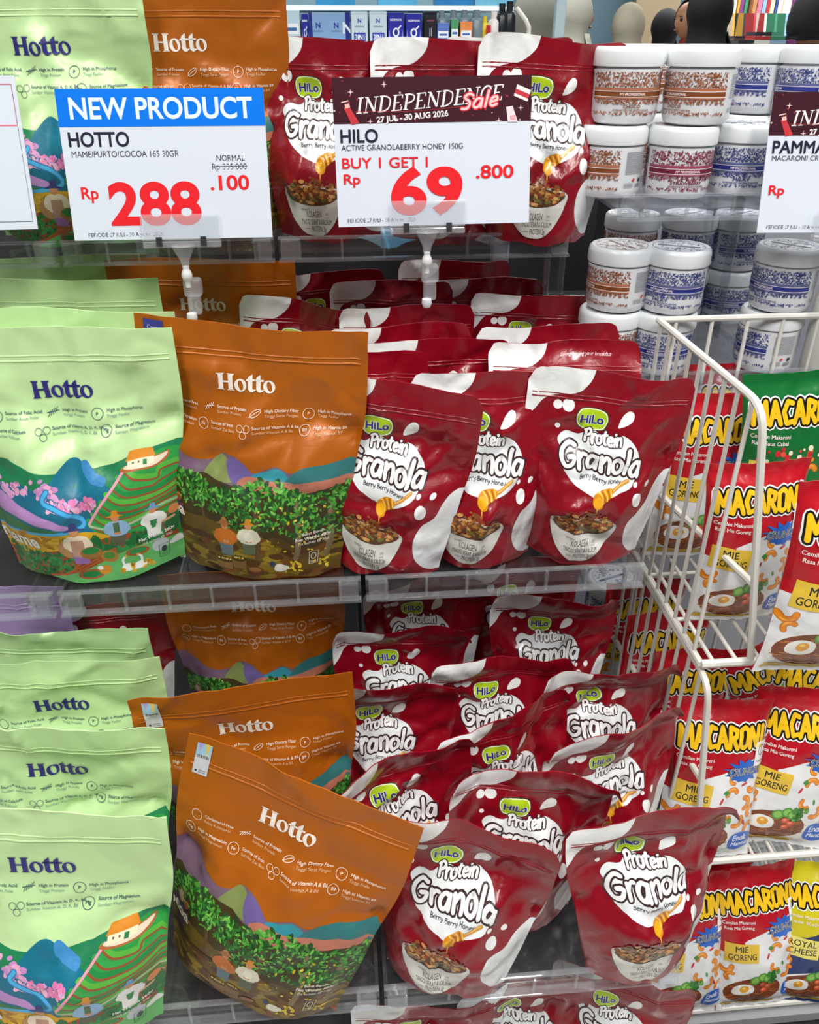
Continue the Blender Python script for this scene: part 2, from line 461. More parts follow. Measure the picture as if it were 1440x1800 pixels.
# ------------------------------------------------------------------ granola pouch front
GW, GH, GNX, GNY = 0.18, 0.225, 32, 42
def art_granola():
    A = Art(GW, GH, GNX, GNY); rd = R_(5)
    WH, DK = 'EDEFEE', '3B2427'
    # white splashes
    A.poly(smooth_line([(-.09, .226), (-.022, .226)], 2) + smooth_line([(-.022, .226), (-.026, .212), (-.040, .200), (-.060, .196), (-.072, .190), (-.080, .178), (-.09, .168)], 4), WH)
    A.poly(smooth_line([(.09, .118), (.078, .112), (.070, .100), (.064, .084), (.050, .074), (.044, .056), (.049, .036), (.062, .020), (.080, .006), (.09, .004)], 4), 'DDE0E2')
    for (x, y, r) in ((-.056, .186, .0048), (-.045, .187, .0065), (-.0535, .163, .0028), (.0400, .1105, .0026), (.0345, .1100, .0017), (.0565, .1095, .0036)):
        A.ell(x, y, r, r * 1.08, WH, n=12)
    A.ell(.0460, .0935, .0062, .0095, WH, rot=.35)
    A.blob([(.010, .168), (.013, .179), (.020, .186), (.026, .183), (.025, .175), (.018, .170)], WH)
    # white cloud behind the name
    A.blob([(-.050, .140), (-.053, .150), (-.044, .158), (-.030, .156), (-.018, .166), (-.010, .160), (.006, .156), (.016, .160), (.030, .152), (.040, .134), (.036, .110), (.022, .100), (.004, .094), (-.014, .096), (-.034, .106), (-.048, .122)], 'E4E9EA')
    # logo
    A.blob([(-.034, .167), (-.029, .163), (-.018, .162), (-.006, .163), (-.002, .168), (-.001, .176), (-.004, .184), (-.016, .187), (-.030, .187), (-.035, .183), (-.036, .175)], '2E3B20')
    A.blob([(-.033, .168), (-.028, .1640), (-.018, .163), (-.007, .164), (-.003, .169), (-.002, .176), (-.005, .183), (-.016, .186), (-.029, .186), (-.034, .182), (-.035, .175)], 'F4F7D8')
    A.blob([(-.0320, .1685), (-.028, .1650), (-.018, .164), (-.008, .165), (-.004, .170), (-.0032, .176), (-.006, .182), (-.016, .185), (-.029, .185), (-.033, .181), (-.034, .175)], 'A9C81E')
    A.text('HiLo', -.0185, .1700, .0130, 'E8F0C8', bold=.06, width=.0265)
    A.text('HiLo', -.0185, .1700, .0130, '2B2F86', bold=.036, width=.0250)
    # names
    brush(A, 'Granola', -.004, .1215, .0255, .0044, 'EDEEEF', rot=-.05, rise=-.006, width=.094, outline=DK, ow=.0021)
    brush(A, 'Protein', -.004, .1495, .0145, .0027, 'F1F2F2', rot=-.05, width=.042, outline=DK, ow=.0012)
    brush(A, 'Berry', -.021, .1120, .0052, .0007, '33323A', rot=-.05, width=.015)
    brush(A, 'Berry', -.004, .1110, .0052, .0007, '33323A', rot=-.05, width=.015)
    brush(A, 'Honey', .014, .1100, .0052, .0007, '33323A', rot=-.05, width=.017)
    # honey dipper
    A.stroke([(.012, .101), (.030, .114)], .0042, 'C98F3E', curve=False)
    A.stroke([(.013, .102), (.030, .1145)], .0015, 'E6B868', curve=False)
    A.blob([(-.010, .088), (-.009, .097), (-.002, .103), (.008, .106), (.014, .103), (.012, .096), (.004, .090), (.002, .084), (-.004, .082)], 'D88A14')
    A.blob([(-.009, .088), (-.008, .094), (-.003, .097), (.001, .093), (.001, .087), (-.004, .083)], 'F0A91E')
    for k in range(5):
        t = k / 4
        A.stroke([(-.004 + .014 * t, .1015 + .0035 * t), (.001 + .011 * t, .096 + .0030 * t), (.002 + .011 * t, .089 + .0075 * t)], .0016, 'A8600F' if k % 2 else 'F7C65A')
    A.stroke([(-.004, .084), (-.0035, .074)], .0020, 'E9A83A', taper=(1, .4))
    # bowl
    bx = -.016
    A.blob([(bx - .044, .062), (bx - .040, .068), (bx - .020, .071), (bx + .020, .068), (bx + .044, .062), (bx + .042, .046), (bx + .032, .026), (bx + .016, .012), (bx, .009), (bx - .018, .012), (bx - .034, .026), (bx - .042, .046)], 'C9CAC6')
    A.blob([(bx - .041, .062), (bx - .020, .069), (bx + .020, .066), (bx + .041, .061), (bx + .028, .050), (bx, .045), (bx - .028, .050)], '5A3A26')
    pal = ['B5783C', '9A5E2A', 'C08848', '7B4520', 'C9965A', '9C5A2A', '8A3A28', 'D0A468', '85522A', '6E6A36', '5A3220', 'B57A3A']
    for k in range(150):
        a = rd.uniform(-1, 1); h = math.sqrt(max(0, 1 - a * a))
        x = bx + a * .038; y = .0600 + rd.uniform(-1, 1.15) * .0120 * h + (.007 * rd.random() if a < .3 else .002)
        A.nxt()
        n = 7; r = rd.uniform(.0014, .0032); rot = rd.uniform(0, 3)
        pts = [(x + r * rd.uniform(.7, 1.15) * math.cos(2 * math.pi * q / n) * 1.25, y + r * rd.uniform(.6, 1) * math.sin(2 * math.pi * q / n)) for q in range(n)]
        A.poly(pts, rd.choice(pal), bump=False)
    A.poly(smooth_line([(bx - .044, .062), (bx - .030, .0510), (bx, .0460), (bx + .030, .0505), (bx + .044, .062)], 4) + smooth_line([(bx + .044, .062), (bx + .042, .046), (bx + .032, .026), (bx + .016, .012), (bx, .009), (bx - .018, .012), (bx - .034, .026), (bx - .042, .046), (bx - .044, .062)], 4), 'D3D2CC')
    tx = '4A4A4C'
    A.text('dengan', bx - .016, .0405, .0042, tx, bold=.01)
    A.text('KOLAGEN', bx - .002, .0318, .0115, tx, bold=.012, width=.0240)
    A.text('500', bx + .019, .0345, .0046, tx, xs=.8); A.text('mg/saji', bx + .019, .0310, .0030, tx, xs=.8)
    A.text('TINGGI SERAT & KALSIUM', bx + .001, .0232, .0088, tx, bold=.008, width=.050)
    A.text('PROTEIN 2g', bx + .004, .0145, .0095, tx, bold=.010, width=.026)
    A.text('sumber', bx - .015, .0170, .0034, tx, width=.009)
    return A.bake()

# ------------------------------------------------------------------ tall cocoa / edamame pouches
HW, HH, HNX, HNY = 0.245, 0.28, 34, 42
ROWS_G = [('+', 'Source of Folic Acid', 'Sumber Asam Folat', -.072, .191), ('#', 'High in Protein', 'Tinggi Protein', -.014, .191), ('P', 'High in Phosphorus', 'Tinggi Fosfor', .034, .191),
          ('Ca', 'Source of Calcium', 'Sumber Kalsium', -.086, .174), ('8', 'Source of Vitamin A, D, K, B6', 'Sumber Vitamin A, D, K, B6', -.026, .174), ('Mg', 'Source of Magnesium', 'Sumber Magnesium', .042, .174)]
ROWS_O = [('C', 'Cholesterol Free', 'Bebas Kolesterol', -.098, .191), ('#', 'Source of Protein', 'Sumber Protein', -.044, .191), ('%', 'High Dietary Fiber', 'Tinggi Serat Pangan', .008, .191), ('P', 'High in Phosphorus', 'Tinggi Fosfor', .062, .191),
          ('Mg', 'High in Magnesium', 'Tinggi Magnesium', -.104, .174), ('Fe', 'Source of Iron', 'Sumber Zat Besi', -.052, .174), ('8', 'Source of Vitamin A & B6', 'Sumber Vitamin A & B6', -.004, .174), ('B9', 'High in Vitamin B9', 'Tinggi Vitamin B9', .060, .174)]
def rows(A, rws, col, soft):
    for (ic, a, b, x, y) in rws:
        if ic == '#':
            for k in range(4): A.stroke([(x - .005 + k * .0024, y - .003 + k * .0012), (x - .002 + k * .0024, y + .003 + k * .0012)], .0006, col, curve=False)
            A.stroke([(x - .006, y + .001), (x + .006, y + .003)], .0007, col, curve=False)
        elif ic == '%':
            A.stroke(ell(x, y, .0062, .0028, .6, 10), .0006, col, closed=True); A.stroke([(x - .006, y - .004), (x + .004, y + .003)], .0006, col, curve=False)
        elif ic == '8':
            for (dx, dy) in ((-.004, .001), (.004, .0015), (0, -.005)): A.stroke(ell(x + dx, y + dy, .0034, .0034, 0, 10), .0005, col, closed=True)
        else:
            A.stroke(ell(x, y, .0058, .0058, 0, 14), .0006, col, closed=True)
            if ic not in '+C': A.text(ic, x, y - .0016, .0048, col, bold=.02)
        A.text(a, x + .0095, y + .0012, .0046, col, bold=.012, align='l')
        A.text(b, x + .0095, y - .0040, .0043, soft, align='l')
def person(A, x, y, s, hat, top, low, skin='C98B5E', basket=None, arms=True):
    A.poly([(x - .20 * s, y), (x + .20 * s, y), (x + .24 * s, y + .42 * s), (x - .24 * s, y + .42 * s)], low)
    A.blob([(x - .26 * s, y + .36 * s), (x + .26 * s, y + .36 * s), (x + .30 * s, y + .66 * s), (x + .16 * s, y + .80 * s), (x - .16 * s, y + .80 * s), (x - .30 * s, y + .66 * s)], top, 3)
    if arms:
        A.stroke([(x - .26 * s, y + .70 * s), (x - .34 * s, y + .50 * s), (x - .08 * s, y + .42 * s)], .11 * s, top)
        A.stroke([(x + .26 * s, y + .70 * s), (x + .34 * s, y + .50 * s), (x + .08 * s, y + .42 * s)], .11 * s, top)
        A.ell(x - .05 * s, y + .42 * s, .06 * s, .05 * s, skin, n=8); A.ell(x + .05 * s, y + .42 * s, .06 * s, .05 * s, skin, n=8)
    A.ell(x, y + .92 * s, .12 * s, .14 * s, skin, n=10)
    A.blob([(x - .26 * s, y + .94 * s), (x - .10 * s, y + 1.0 * s), (x - .06 * s, y + 1.12 * s), (x + .08 * s, y + 1.12 * s), (x + .10 * s, y + 1.0 * s), (x + .26 * s, y + .94 * s)], hat, 3)
    if basket: A.ell(x, y + .36 * s, .24 * s, .12 * s, basket, n=12)
def scatter(A, rd, region, n, pal, r0, r1, asp=.6, rot=None, sides=5):
    for k in range(n):
        x, y = region(rd)
        if k % 12 == 0: A.nxt()
        r = rd.uniform(r0, r1); a = rd.uniform(0, 3.1) if rot is None else rot + rd.uniform(-.4, .4)
        A.ell(x, y, r, r * asp, rd.choice(pal), rot=a, n=sides, bump=False)
def art_green():
    A = Art(HW, HH, HNX, HNY); rd = R_(8)
    L, Rr = -.123, .123
    # far hills and the blue mountain
    A.poly(smooth_line([(L, .128), (-.095, .144), (-.070, .148), (-.045, .138), (-.02, .134), (.02, .137), (.05, .142), (.08, .150), (Rr, .158)], 4) + [(Rr, .0), (L, .0)], '1F7F52')
    A.blob([(-.032, .112), (-.024, .126), (-.010, .140), (.000, .147), (.010, .145), (.020, .136), (.030, .130), (.042, .120), (.046, .108), (.010, .104)], '12708A')
    A.blob([(.012, .142), (.018, .145), (.030, .134), (.040, .128), (.036, .120), (.016, .130)], '3B86C0')
    A.poly([(L, .118), (-.06, .122), (-.03, .114), (.02, .112), (.03, .060), (L, .060)], '1C6B88')
    scatter(A, rd, lambda r: (r.uniform(-.12, -.02), r.gauss(.117, .004)), 60, ['D7A0CF', 'C58BC6', 'E7A6C8'], .003, .006, .6, sides=7)
    scatter(A, rd, lambda r: (r.uniform(-.035, .025), .107 - r.random() * .012), 70, ['F08CB8', 'E07AB0', 'C9A0D8', 'F5B6CF'], .002, .005, .6, sides=7)
    A.blob([(-.123, .104), (-.09, .112), (-.07, .100), (-.045, .092), (-.012, .080), (-.012, .074), (-.05, .080), (-.09, .088), (-.123, .092)], 'B98CC6')
    A.stroke([(-.030, .116), (-.036, .106), (-.020, .098), (.000, .090), (.008, .080), (-.004, .073), (-.05, .068), (-.123, .062)], .0068, '2577B8')
    A.stroke([(-.030, .116), (-.036, .106), (-.020, .098), (.000, .090), (.008, .080), (-.004, .073), (-.05, .068), (-.123, .062)], .0042, '4FB4E6')
    A.blob([(-.123, .088), (-.09, .084), (-.05, .076), (-.022, .074), (-.05, .070), (-.09, .068), (-.123, .066)], '2F7A46')
    # yellow field
    A.poly([(L, .062), (-.05, .066), (.0, .070), (.05, .066), (Rr, .066), (Rr, .0), (L, .0)], 'D8A51C')
    scatter(A, rd, lambda r: (r.uniform(-.12, .03), r.uniform(.045, .064)), 34, ['E6BC34', 'C08A18', 'B8811C'], .004, .010, .4, rot=.1, sides=7)
    # terraced hill
    A.poly(smooth_line([(.010, .078), (.030, .096), (.048, .118), (.066, .138), (.090, .146), (.105, .150), (Rr, .148)], 4) + [(Rr, .060), (.04, .062), (.02, .068)], '2E9A45')
    for k in range(8):
        t = k / 7
        y0 = .078 + .052 * t; xs = .014 + .046 * t
        ln = [(xs, y0 + .004), (xs + .012, y0 - .006), (xs + .035, y0 - .008), (.10, y0 - .002 + .004 * math.sin(k)), (Rr, y0 + .003)]
        A.stroke(ln, .0062, ['35A24B', '57B23F', '1F8A44'][k % 3]); A.stroke([(a, b - .0034) for a, b in ln], .0022, '94512E')
    A.stroke([(.014, .078), (.030, .098), (.050, .120), (.062, .136)], .0030, 'E8A0B8')
    A.stroke([(.014, .076), (.04, .070), (.07, .076), (.10, .088), (Rr, .086)], .0030, 'A9C79A')
    # farmhouse
    A.blob([(.056, .134), (.066, .130), (.092, .131), (.106, .138), (.108, .146), (.098, .144), (.070, .138)], 'B4653A')
    A.blob([(.060, .135), (.070, .132), (.092, .133), (.104, .140), (.106, .145), (.094, .142), (.070, .139)], 'E6D9C0')
    A.poly([(.064, .134), (.092, .136), (.092, .144), (.064, .142)], 'F1E8C6'); A.poly([(.062, .141), (.066, .151), (.090, .152), (.094, .143)], 'DA8A28')
    A.rect(.080, .1350, .0845, .1405, '2E7D4E'); A.rect(.0685, .1375, .0705, .1395, '6B5A48'); A.rect(.0745, .1375, .0765, .1395, '6B5A48')
    # stony bank
    A.poly([(.070, .056), (.090, .072), (Rr, .082), (Rr, .040), (.080, .040)], '7C6A48')
    scatter(A, rd, lambda r: (r.uniform(.080, .122), r.uniform(.046, .078)), 60, ['A08A62', '6B5838', 'B29A72', '4E7A3C'], .0015, .0030, .7, sides=6)
    # crops
    A.poly(smooth_line([(L, .030), (-.08, .036), (-.03, .046), (.02, .058), (.07, .062), (Rr, .050)], 4) + [(Rr, 0), (L, 0)], '9C4A22')
    scatter(A, rd, lambda r: (r.uniform(-.118, -.02), r.uniform(.0, .040)), 330, ['156B35', '1E7F3F', '2B8F48', '0F5A2C'], .0022, .0046, .6, sides=6)
    scatter(A, rd, lambda r: (r.uniform(-.02, .122), r.uniform(.036, .060)), 130, ['156B35', '1E7F3F', '2B8F48'], .0022, .0048, 1.5, rot=0, sides=6)
    for k in range(4): A.stroke([(-.06 + .012 * k, .004 + .004 * k), (-.01, .016 + .004 * k), (.04, .036 + .003 * k)], .0026, 'B4592C')
    # pale green pasture, pond, geese
    A.poly([(-.06, -.001)] + smooth_line([(-.06, .0), (-.03, .012), (.010, .024), (.045, .038), (.08, .044), (Rr, .040)], 4) + [(Rr, -.001)], '63B566')
    A.ell(.066, .036, .015, .006, 'A8562F'); A.ell(.066, .037, .011, .004, '2E8C4A')
    A.ell(.000, .012, .018, .0075, 'A8562F'); A.ell(.000, .012, .013, .0050, '1F7F3F'); A.ell(.030, .035, .012, .0085, 'B07A32'); A.ell(.030, .036, .008, .005, '4E8A3A')
    A.ell(.094, .036, .010, .009, 'B9C4C8'); A.blob([(.104, .032), (.116, .030), (.123, .034), (.116, .040), (.108, .038)], 'E6E8E4')
    for (gx, d) in ((.050, -1), (.066, 1)):
        A.blob([(gx - .007, .012), (gx + .006, .011), (gx + .009, .018), (gx + .002, .022), (gx - .006, .019)], 'F2F2EE')
        A.stroke([(gx + .003 * d, .018), (gx + .004 * d, .027), (gx + .001 * d, .031)], .0030, 'F2F2EE'); A.ell(gx - .0005 * d, .032, .0022, .0016, 'E8A23A', n=6)
    scatter(A, rd, lambda r: (r.choice((.044, .056, .073, .078, .082)) + r.uniform(-.002, .002), r.uniform(.008, .020)), 22, ['E0A82C', 'C98A1E'], .0018, .0032, .8, sides=7)
    A.blob([(.012, .014), (.020, .010), (.028, .014), (.026, .022), (.016, .022)], 'C9882E'); A.ell(.014, .020, .004, .003, 'F0EEE6')
    # people
    person(A, .046, .048, .040, 'D98E22', '8FB6D8', '5A5A44'); A.rect(.0425, .066, .0495, .078, '4E6A48')
    person(A, .088, .052, .036, '6E9AC8', 'E9EBE6', 'EDEFEA'); A.poly([(.084, .072), (.092, .072), (.090, .062), (.086, .062)], '2F8A4E')
    A.blob([(.100, .058), (.118, .056), (.122, .068), (.112, .076), (.104, .070)], '2C6E3C'); A.ell(.110, .077, .0062, .0058, 'D98A52')
    A.stroke([(.110, .068), (.098, .066)], .0030, 'E0B08A')
    A.ell(-.020, .048, .014, .012, 'B98A54'); person(A, -.006, .028, .048, '3B3E78', 'EAD9C0', '9A6BB0', basket=None); A.poly([(-.016, .038), (.002, .038), (.002, .060), (-.014, .060)], 'B98F7A')
    A.ell(.008, .042, .014, .0085, '9A6A34'); A.ell(.008, .045, .011, .0045, '1F7F3F')
    hotto(A, .0, .208, .0182, '2E2A78'); rows(A, ROWS_G, '3E5A66', '7E9C92')
    A.text('Edamame', -.060, .046, .026, 'EFEFE6', bold=.03, align='r')
    A.text('Net Weight 360g', .090, .050, .0058, 'F4F4EE', bold=.02, rot=.12); A.text('(12 sachets @ 30g)', .091, .0445, .0044, 'F4F4EE', rot=.12)
    A.stroke([(.092, .018), (.104, .018), (.104, .036), (.092, .036)], .0006, '2E4A3C', curve=False, closed=True); A.text('HALAL', .098, .0205, .0032, '2E4A3C'); A.ell(.098, .029, .0035, .0048, '2E4A3C', n=8)
    return A.bake()
def art_cocoa():
    A = Art(HW, HH, HNX, HNY); rd = R_(11)
    L, Rr = -.123, .123
    A.poly(smooth_line([(L, .152), (-.10, .150), (-.08, .138), (-.062, .134), (-.044, .137), (-.030, .146), (-.012, .143), (.006, .128), (.02, .132), (.034, .136), (.05, .130), (.07, .138), (.10, .142), (Rr, .146)], 4) + [(Rr, 0), (L, 0)], '6E5A6A')
    A.blob([(-.123, .150), (-.10, .148), (-.08, .136), (-.06, .130), (-.09, .118), (-.123, .118)], '7A5A78')
    A.blob([(-.055, .118), (-.044, .136), (-.030, .145), (-.018, .134), (-.012, .118)], '7C8A4E'); A.blob([(-.024, .140), (-.012, .142), (.004, .128), (.004, .116), (-.020, .118)], '6A5A94')
    A.blob([(.006, .126), (.020, .130), (.034, .134), (.046, .128), (.05, .118), (.010, .118)], '2E8A98'); A.blob([(.050, .126), (.066, .138), (.090, .141), (.123, .145), (.123, .118), (.05, .118)], '2F6F70')
    A.poly(smooth_line([(-.012, .118), (.0, .124), (.02, .122), (.05, .120), (.08, .124), (Rr, .128)], 3) + [(Rr, .09), (-.01, .10)], 'B4705A')
    A.poly([(L, .100)] + smooth_line([(L, .124), (-.09, .118), (-.05, .122), (-.02, .114), (.02, .108), (.06, .108), (.10, .116), (Rr, .118)], 4) + [(Rr, 0), (L, 0)], '3C3014')
    A.poly(smooth_line([(L, .066), (-.06, .072), (-.01, .062), (.04, .052), (.08, .040), (Rr, .036)], 4) + [(Rr, 0), (L, 0)], '5E4A14')
    scatter(A, rd, lambda r: (r.uniform(-.12, .12), r.uniform(.0, .056)), 110, ['7A6418', '8C7420', '6B3E12', '4E2E12', '54401A'], .006, .016, .35, rot=0, sides=8)
    for (x, w) in ((-.060, .004), (-.030, .004), (.014, .006), (.066, .007), (.104, .008)):
        A.stroke([(x - .002, .030 if x > 0 else .056), (x + .001, .05 if x > 0 else .072), (x - .003, .10)], w, '5A4128' if x < .05 else '7A6A4C')
    def crown(r):
        x = r.uniform(-.122, .122)
        lo = .082 if x < -.03 else (.060 if x < .06 else .056)
        hi = .116 + .006 * math.sin(x * 60)
        return (x, lo + (hi - lo) * r.random() ** .75)
    scatter(A, rd, crown, 260, ['1E4A1C', '24561F', '183C18'], .0035, .0065, .55, sides=6)
    scatter(A, rd, crown, 700, ['2F7A26', '3F9130', '58AA3C', '2A6A28', '74BA4E', '4C9E34'], .0018, .0042, .42, sides=5)
    scatter(A, rd, lambda r: (r.uniform(.0, .11), r.uniform(.038, .095)), 40, ['D0B838', 'C8A82C', 'E0C848'], .0012, .0026, .6, sides=6)
    scatter(A, rd, lambda r: (r.choice((.06, .10, .066)) + r.gauss(0, .005), r.uniform(.010, .026)), 34, ['D8B82A', 'E0C43C'], .0018, .0030, .6, sides=6)
    scatter(A, rd, lambda r: (r.gauss(-.100, .006), r.gauss(.082, .012)), 34, ['B8622A', 'A8501E', '7A7424'], .002, .004, .6, sides=6)
    person(A, -.030, .030, .042, 'B0824C', 'C26A22', '5E7078'); A.ell(-.030, .0705, .006, .005, 'A86838')
    person(A, .002, .034, .040, 'D08A24', 'D8D4BE', '56604A'); A.ell(.002, .056, .006, .006, 'E6E4D4')
    person(A, -.106, .052, .040, 'B8A89A', '4E3058', '3E2A48')
    for (x, y, r) in ((-.036, .018, .013), (-.014, .022, .011)):
        A.poly([(x - r, y + .005), (x + r, y + .005), (x + r * .8, y - .009), (x - r * .8, y - .009)], '7A5A32'); A.ell(x, y + .005, r, .0042, '4A3218')
        scatter(A, rd, lambda q: (x + q.uniform(-.7, .7) * r, y + .006), 8, ['D8C86A', 'C8A848'], .0014, .0022, .7, sides=6)
    A.ell(.008, .012, .013, .0065, '5A3418'); A.ell(.008, .014, .009, .0035, '8A5A30')
    A.blob([(.036, .014), (.048, .012), (.056, .018), (.048, .022), (.038, .022)], 'D8D2C2'); A.ell(.033, .023, .004, .004, '2E3A5A', n=8)
    A.stroke([(-.12, .046), (-.08, .050), (-.05, .048)], .006, '4A2C14')
    hotto(A, -.004, .212, .0178, 'EFE6DC'); rows(A, ROWS_O, 'F0D8C4', 'E4B88E')
    A.text('Cocoa', -.090, .066, .020, 'EDE6D8', bold=.03, align='r')
    A.text('Berat Bersih', .084, .062, .0052, 'EFE8DC', bold=.01, rot=.1); A.text('Net Weight 480g', .084, .0555, .0058, 'EFE8DC', bold=.02, rot=.1); A.text('(16 sachets @ 30g)', .085, .050, .0046, 'EFE8DC', rot=.1)
    A.stroke([(.081, .020), (.092, .020), (.092, .038), (.081, .038)], .0006, 'E6E0D4', curve=False, closed=True); A.text('HALAL', .0865, .022, .0030, 'E6E0D4'); A.stroke(ell(.0865, .031, .0030, .0045, 0, 8), .0008, 'E6E0D4', closed=True)
    return A.bake()
# ------------------------------------------------------------------ pouches
def crumple(rd, n, amp, u, v, vlo=0.0, vhi=1.0):
    h = np.zeros_like(u)
    for k in range(n):
        uc, vc = rd.uniform(-1, 1), rd.uniform(vlo, vhi)
        th = rd.uniform(0, math.pi); s = rd.uniform(.022, .075); ln = rd.uniform(.12, .40); a = rd.uniform(-1, 1) * amp
        dx, dy = (u - uc) * .5, (v - vc)
        d = dx * math.cos(th) + dy * math.sin(th); t = -dx * math.sin(th) + dy * math.cos(th)
        h += a * np.exp(-np.abs(d) / s) * np.exp(-(t / ln) ** 2)
    return h
KIND = {
 'granola': dict(W=GW, H=GH, nx=GNX, ny=GNY, depth=.031, base=.72, round=.014, zip=.855, bulge=.22, crn=80, cra=.0072, zips=2),
 'hotto': dict(W=HW, H=HH, nx=HNX, ny=HNY, depth=.036, base=.78, round=.0, zip=.875, bulge=.22, crn=44, cra=.0078, zips=2),
}
def pouch_surface(k, rd, wave=.004, curl=0.0, twist=0.0, full=1.0, curlr=0.0, lean=0.0, flop=0.0):
    """front and back sheets of a stand-up pouch; front faces -y, base at z = 0"""
    P = KIND[k]; nx, ny, W, H = P['nx'], P['ny'], P['W'], P['H']
    uu, vv = np.meshgrid(np.linspace(-1, 1, nx + 1), np.linspace(0, 1, ny + 1))
    u, v = uu.ravel(), vv.ravel()
    hw = W / 2 * (P['base'] + (1 - P['base']) * sst(0, .78, v) ** .8)
    T = P['depth'] * full * (1 + P['bulge'] * np.sin(np.clip(v / .6, 0, 1) * math.pi)) * (1 - sst(.30, .86, v)) + .0006
    ua = np.clip(np.abs(u) / .955, 0, 1)
    prof = np.clip(1 - ua ** 2.3, 0, 1) ** .80
    x = u * hw
    z = v * H
    phz = rd.uniform(0, 6.28); z = z + wave * .55 * np.sin(u * 3.1 + phz) * sst(.84, 1, v)
    z = z + .006 * np.abs(u) ** 2.5 * (1 - sst(0, .2, v))
    if P['round'] > 0:
        r = P['round']; ex = np.clip((np.abs(u) * W / 2 - (W / 2 - r)) / r, 0, 1)
        drop = r * (1 - np.sqrt(np.clip(1 - ex ** 2, 0, 1)))
        z = z - drop * sst(.86, 1, v)
    # sides of a filled pouch draw in where it changes from full to flat
    x = x * (1 - .035 * np.exp(-((v - .48) / .16) ** 2))
    ph = rd.uniform(0, 6.28); fq = rd.uniform(2.0, 3.4)
    shared = wave * np.sin(u * fq + ph) * sst(.45, 1, v) + wave * .35 * np.sin(u * fq * 2.3 + ph * 2) * sst(.7, 1, v)
    shared += curl * (u ** 2) * sst(.3, 1, v) * .03
    shared += -curlr * np.clip(u - .35, 0, 1) ** 2 * sst(.80, 1, v) * .05
    z = z - curlr * np.clip(u - .35, 0, 1) ** 2 * sst(.85, 1, v) * .02
    shared += twist * u * v * .05
    shared += flop * sst(.80, 1.0, v) * .03
    shared += .0009 * np.sin(u * 19 + ph * 3) * np.sin(u * 5.3 + ph) * sst(.84, .95, v)
    cs = crumple(rd, 7, P['cra'] * .8, u, v, .75, 1.0)
    shared += cs * sst(.72, .9, v)
    env = (prof * (1 - sst(.78, .9, v)) + .08) * (.5 + .5 * sst(.15, .5, v))
    cf = crumple(rd, P['crn'], P['cra'], u, v, .0, .85) * env
    # deep folds running in from the side seams
    for s in (-1, 1):
        v0 = rd.uniform(.50, .68)
        d = (v - v0) - .30 * (1 - np.abs(u)) * rd.uniform(-.5, .9)
        cf -= np.where(u * s > 0, 1, 0) * (.015 if k == 'hotto' else .010) * np.exp(-np.abs(d) / .055) * sst(.35, .9, np.abs(u)) * (1 - sst(.93, 1, np.abs(u)))
    cb = crumple(rd, 8, P['cra'], u, v, 0, .85) * env
    # hollow below the zip
    yf = -T * prof - cf + shared + .0035 * np.exp(-((v - .70) / .07) ** 2) * prof
    yb = T * prof + cb + shared
    bot = (1 - sst(0, .06, v))
    zf = z + bot * .004 * (1 + np.sin(u * 5 + ph)) * np.abs(np.sin(u * 2.2 + ph))
    yb = np.maximum(yb, yf + .0009)
    F = np.stack([x, yf + lean * 0, zf], 1); B = np.stack([x, yb, z], 1)
    return F, B, u, v
PM = {}
def pouch_mats():
    def foil(n, c, r, metal, bump, bs, coat, spec=.5): PM[n] = mat(n, c, rough=r, metal=metal, bump=bump, bscale=bs, coat=coat, spec=spec, crinkle=.8 if coat else .5)
    foil('crimson_glossy_film', '820519', .28, .0, .5, 55, .3)
    PM['crimson_ink'] = mat('printed_glossy_film', 'FFFFFF', rough=.28, bump=.5, bscale=55, coat=.3, vcol=True, vary=.08, crinkle=.8)
    foil('white_film', 'D4D6DA', .3, .0, .35, 55, .4)
    foil('pale_green_satin_film', 'BFE0A2', .40, .08, .30, 38, .0)
    foil('cocoa_orange_satin_film', 'AA5A0C', .36, .15, .30, 38, .0)
    foil('lilac_satin_film', 'A890C4', .40, .15, .30, 38, .0)
    PM['satin_ink'] = mat('printed_satin_film', 'FFFFFF', rough=.42, bump=.30, bscale=70, vcol=True, vary=.22, crinkle=.5)
pouch_mats()
ARTS = {'granola': art_granola(), 'green': art_green(), 'cocoa': art_cocoa()}
def body_mesh(F, B, nx, ny, name):
    n = len(F)
    V = np.concatenate([F, B])
    faces = grid_tris(nx, ny) + grid_tris(nx, ny, n, True)
    w = nx + 1
    for j in range(ny):
        a, b = j * w, (j + 1) * w; faces.append((a, b, n + b, n + a))
        a, b = j * w + nx, (j + 1) * w + nx; faces.append((a, n + a, n + b, b))
    for i in range(nx):
        a, b = ny * w + i, ny * w + i + 1; faces.append((a, b, n + b, n + a))
    # tucked-in bottom gusset
    mid = np.stack([(F[:w, 0] + B[:w, 0]) / 2, (F[:w, 1] + B[:w, 1]) / 2, np.maximum(F[:w, 2], B[:w, 2]) + .010], 1)
    V = np.concatenate([V, mid]); m0 = 2 * n
    for i in range(nx):
        faces.append((i, m0 + i, m0 + i + 1, i + 1)); faces.append((n + i, n + i + 1, m0 + i + 1, m0 + i))
    me = bpy.data.meshes.new(name); me.from_pydata(V.tolist(), [], faces)
    me.polygons.foreach_set('use_smooth', np.ones(len(me.polygons), bool))
    try: me.set_sharp_from_angle(angle=math.radians(70))
    except Exception: pass
    me.update(); return me
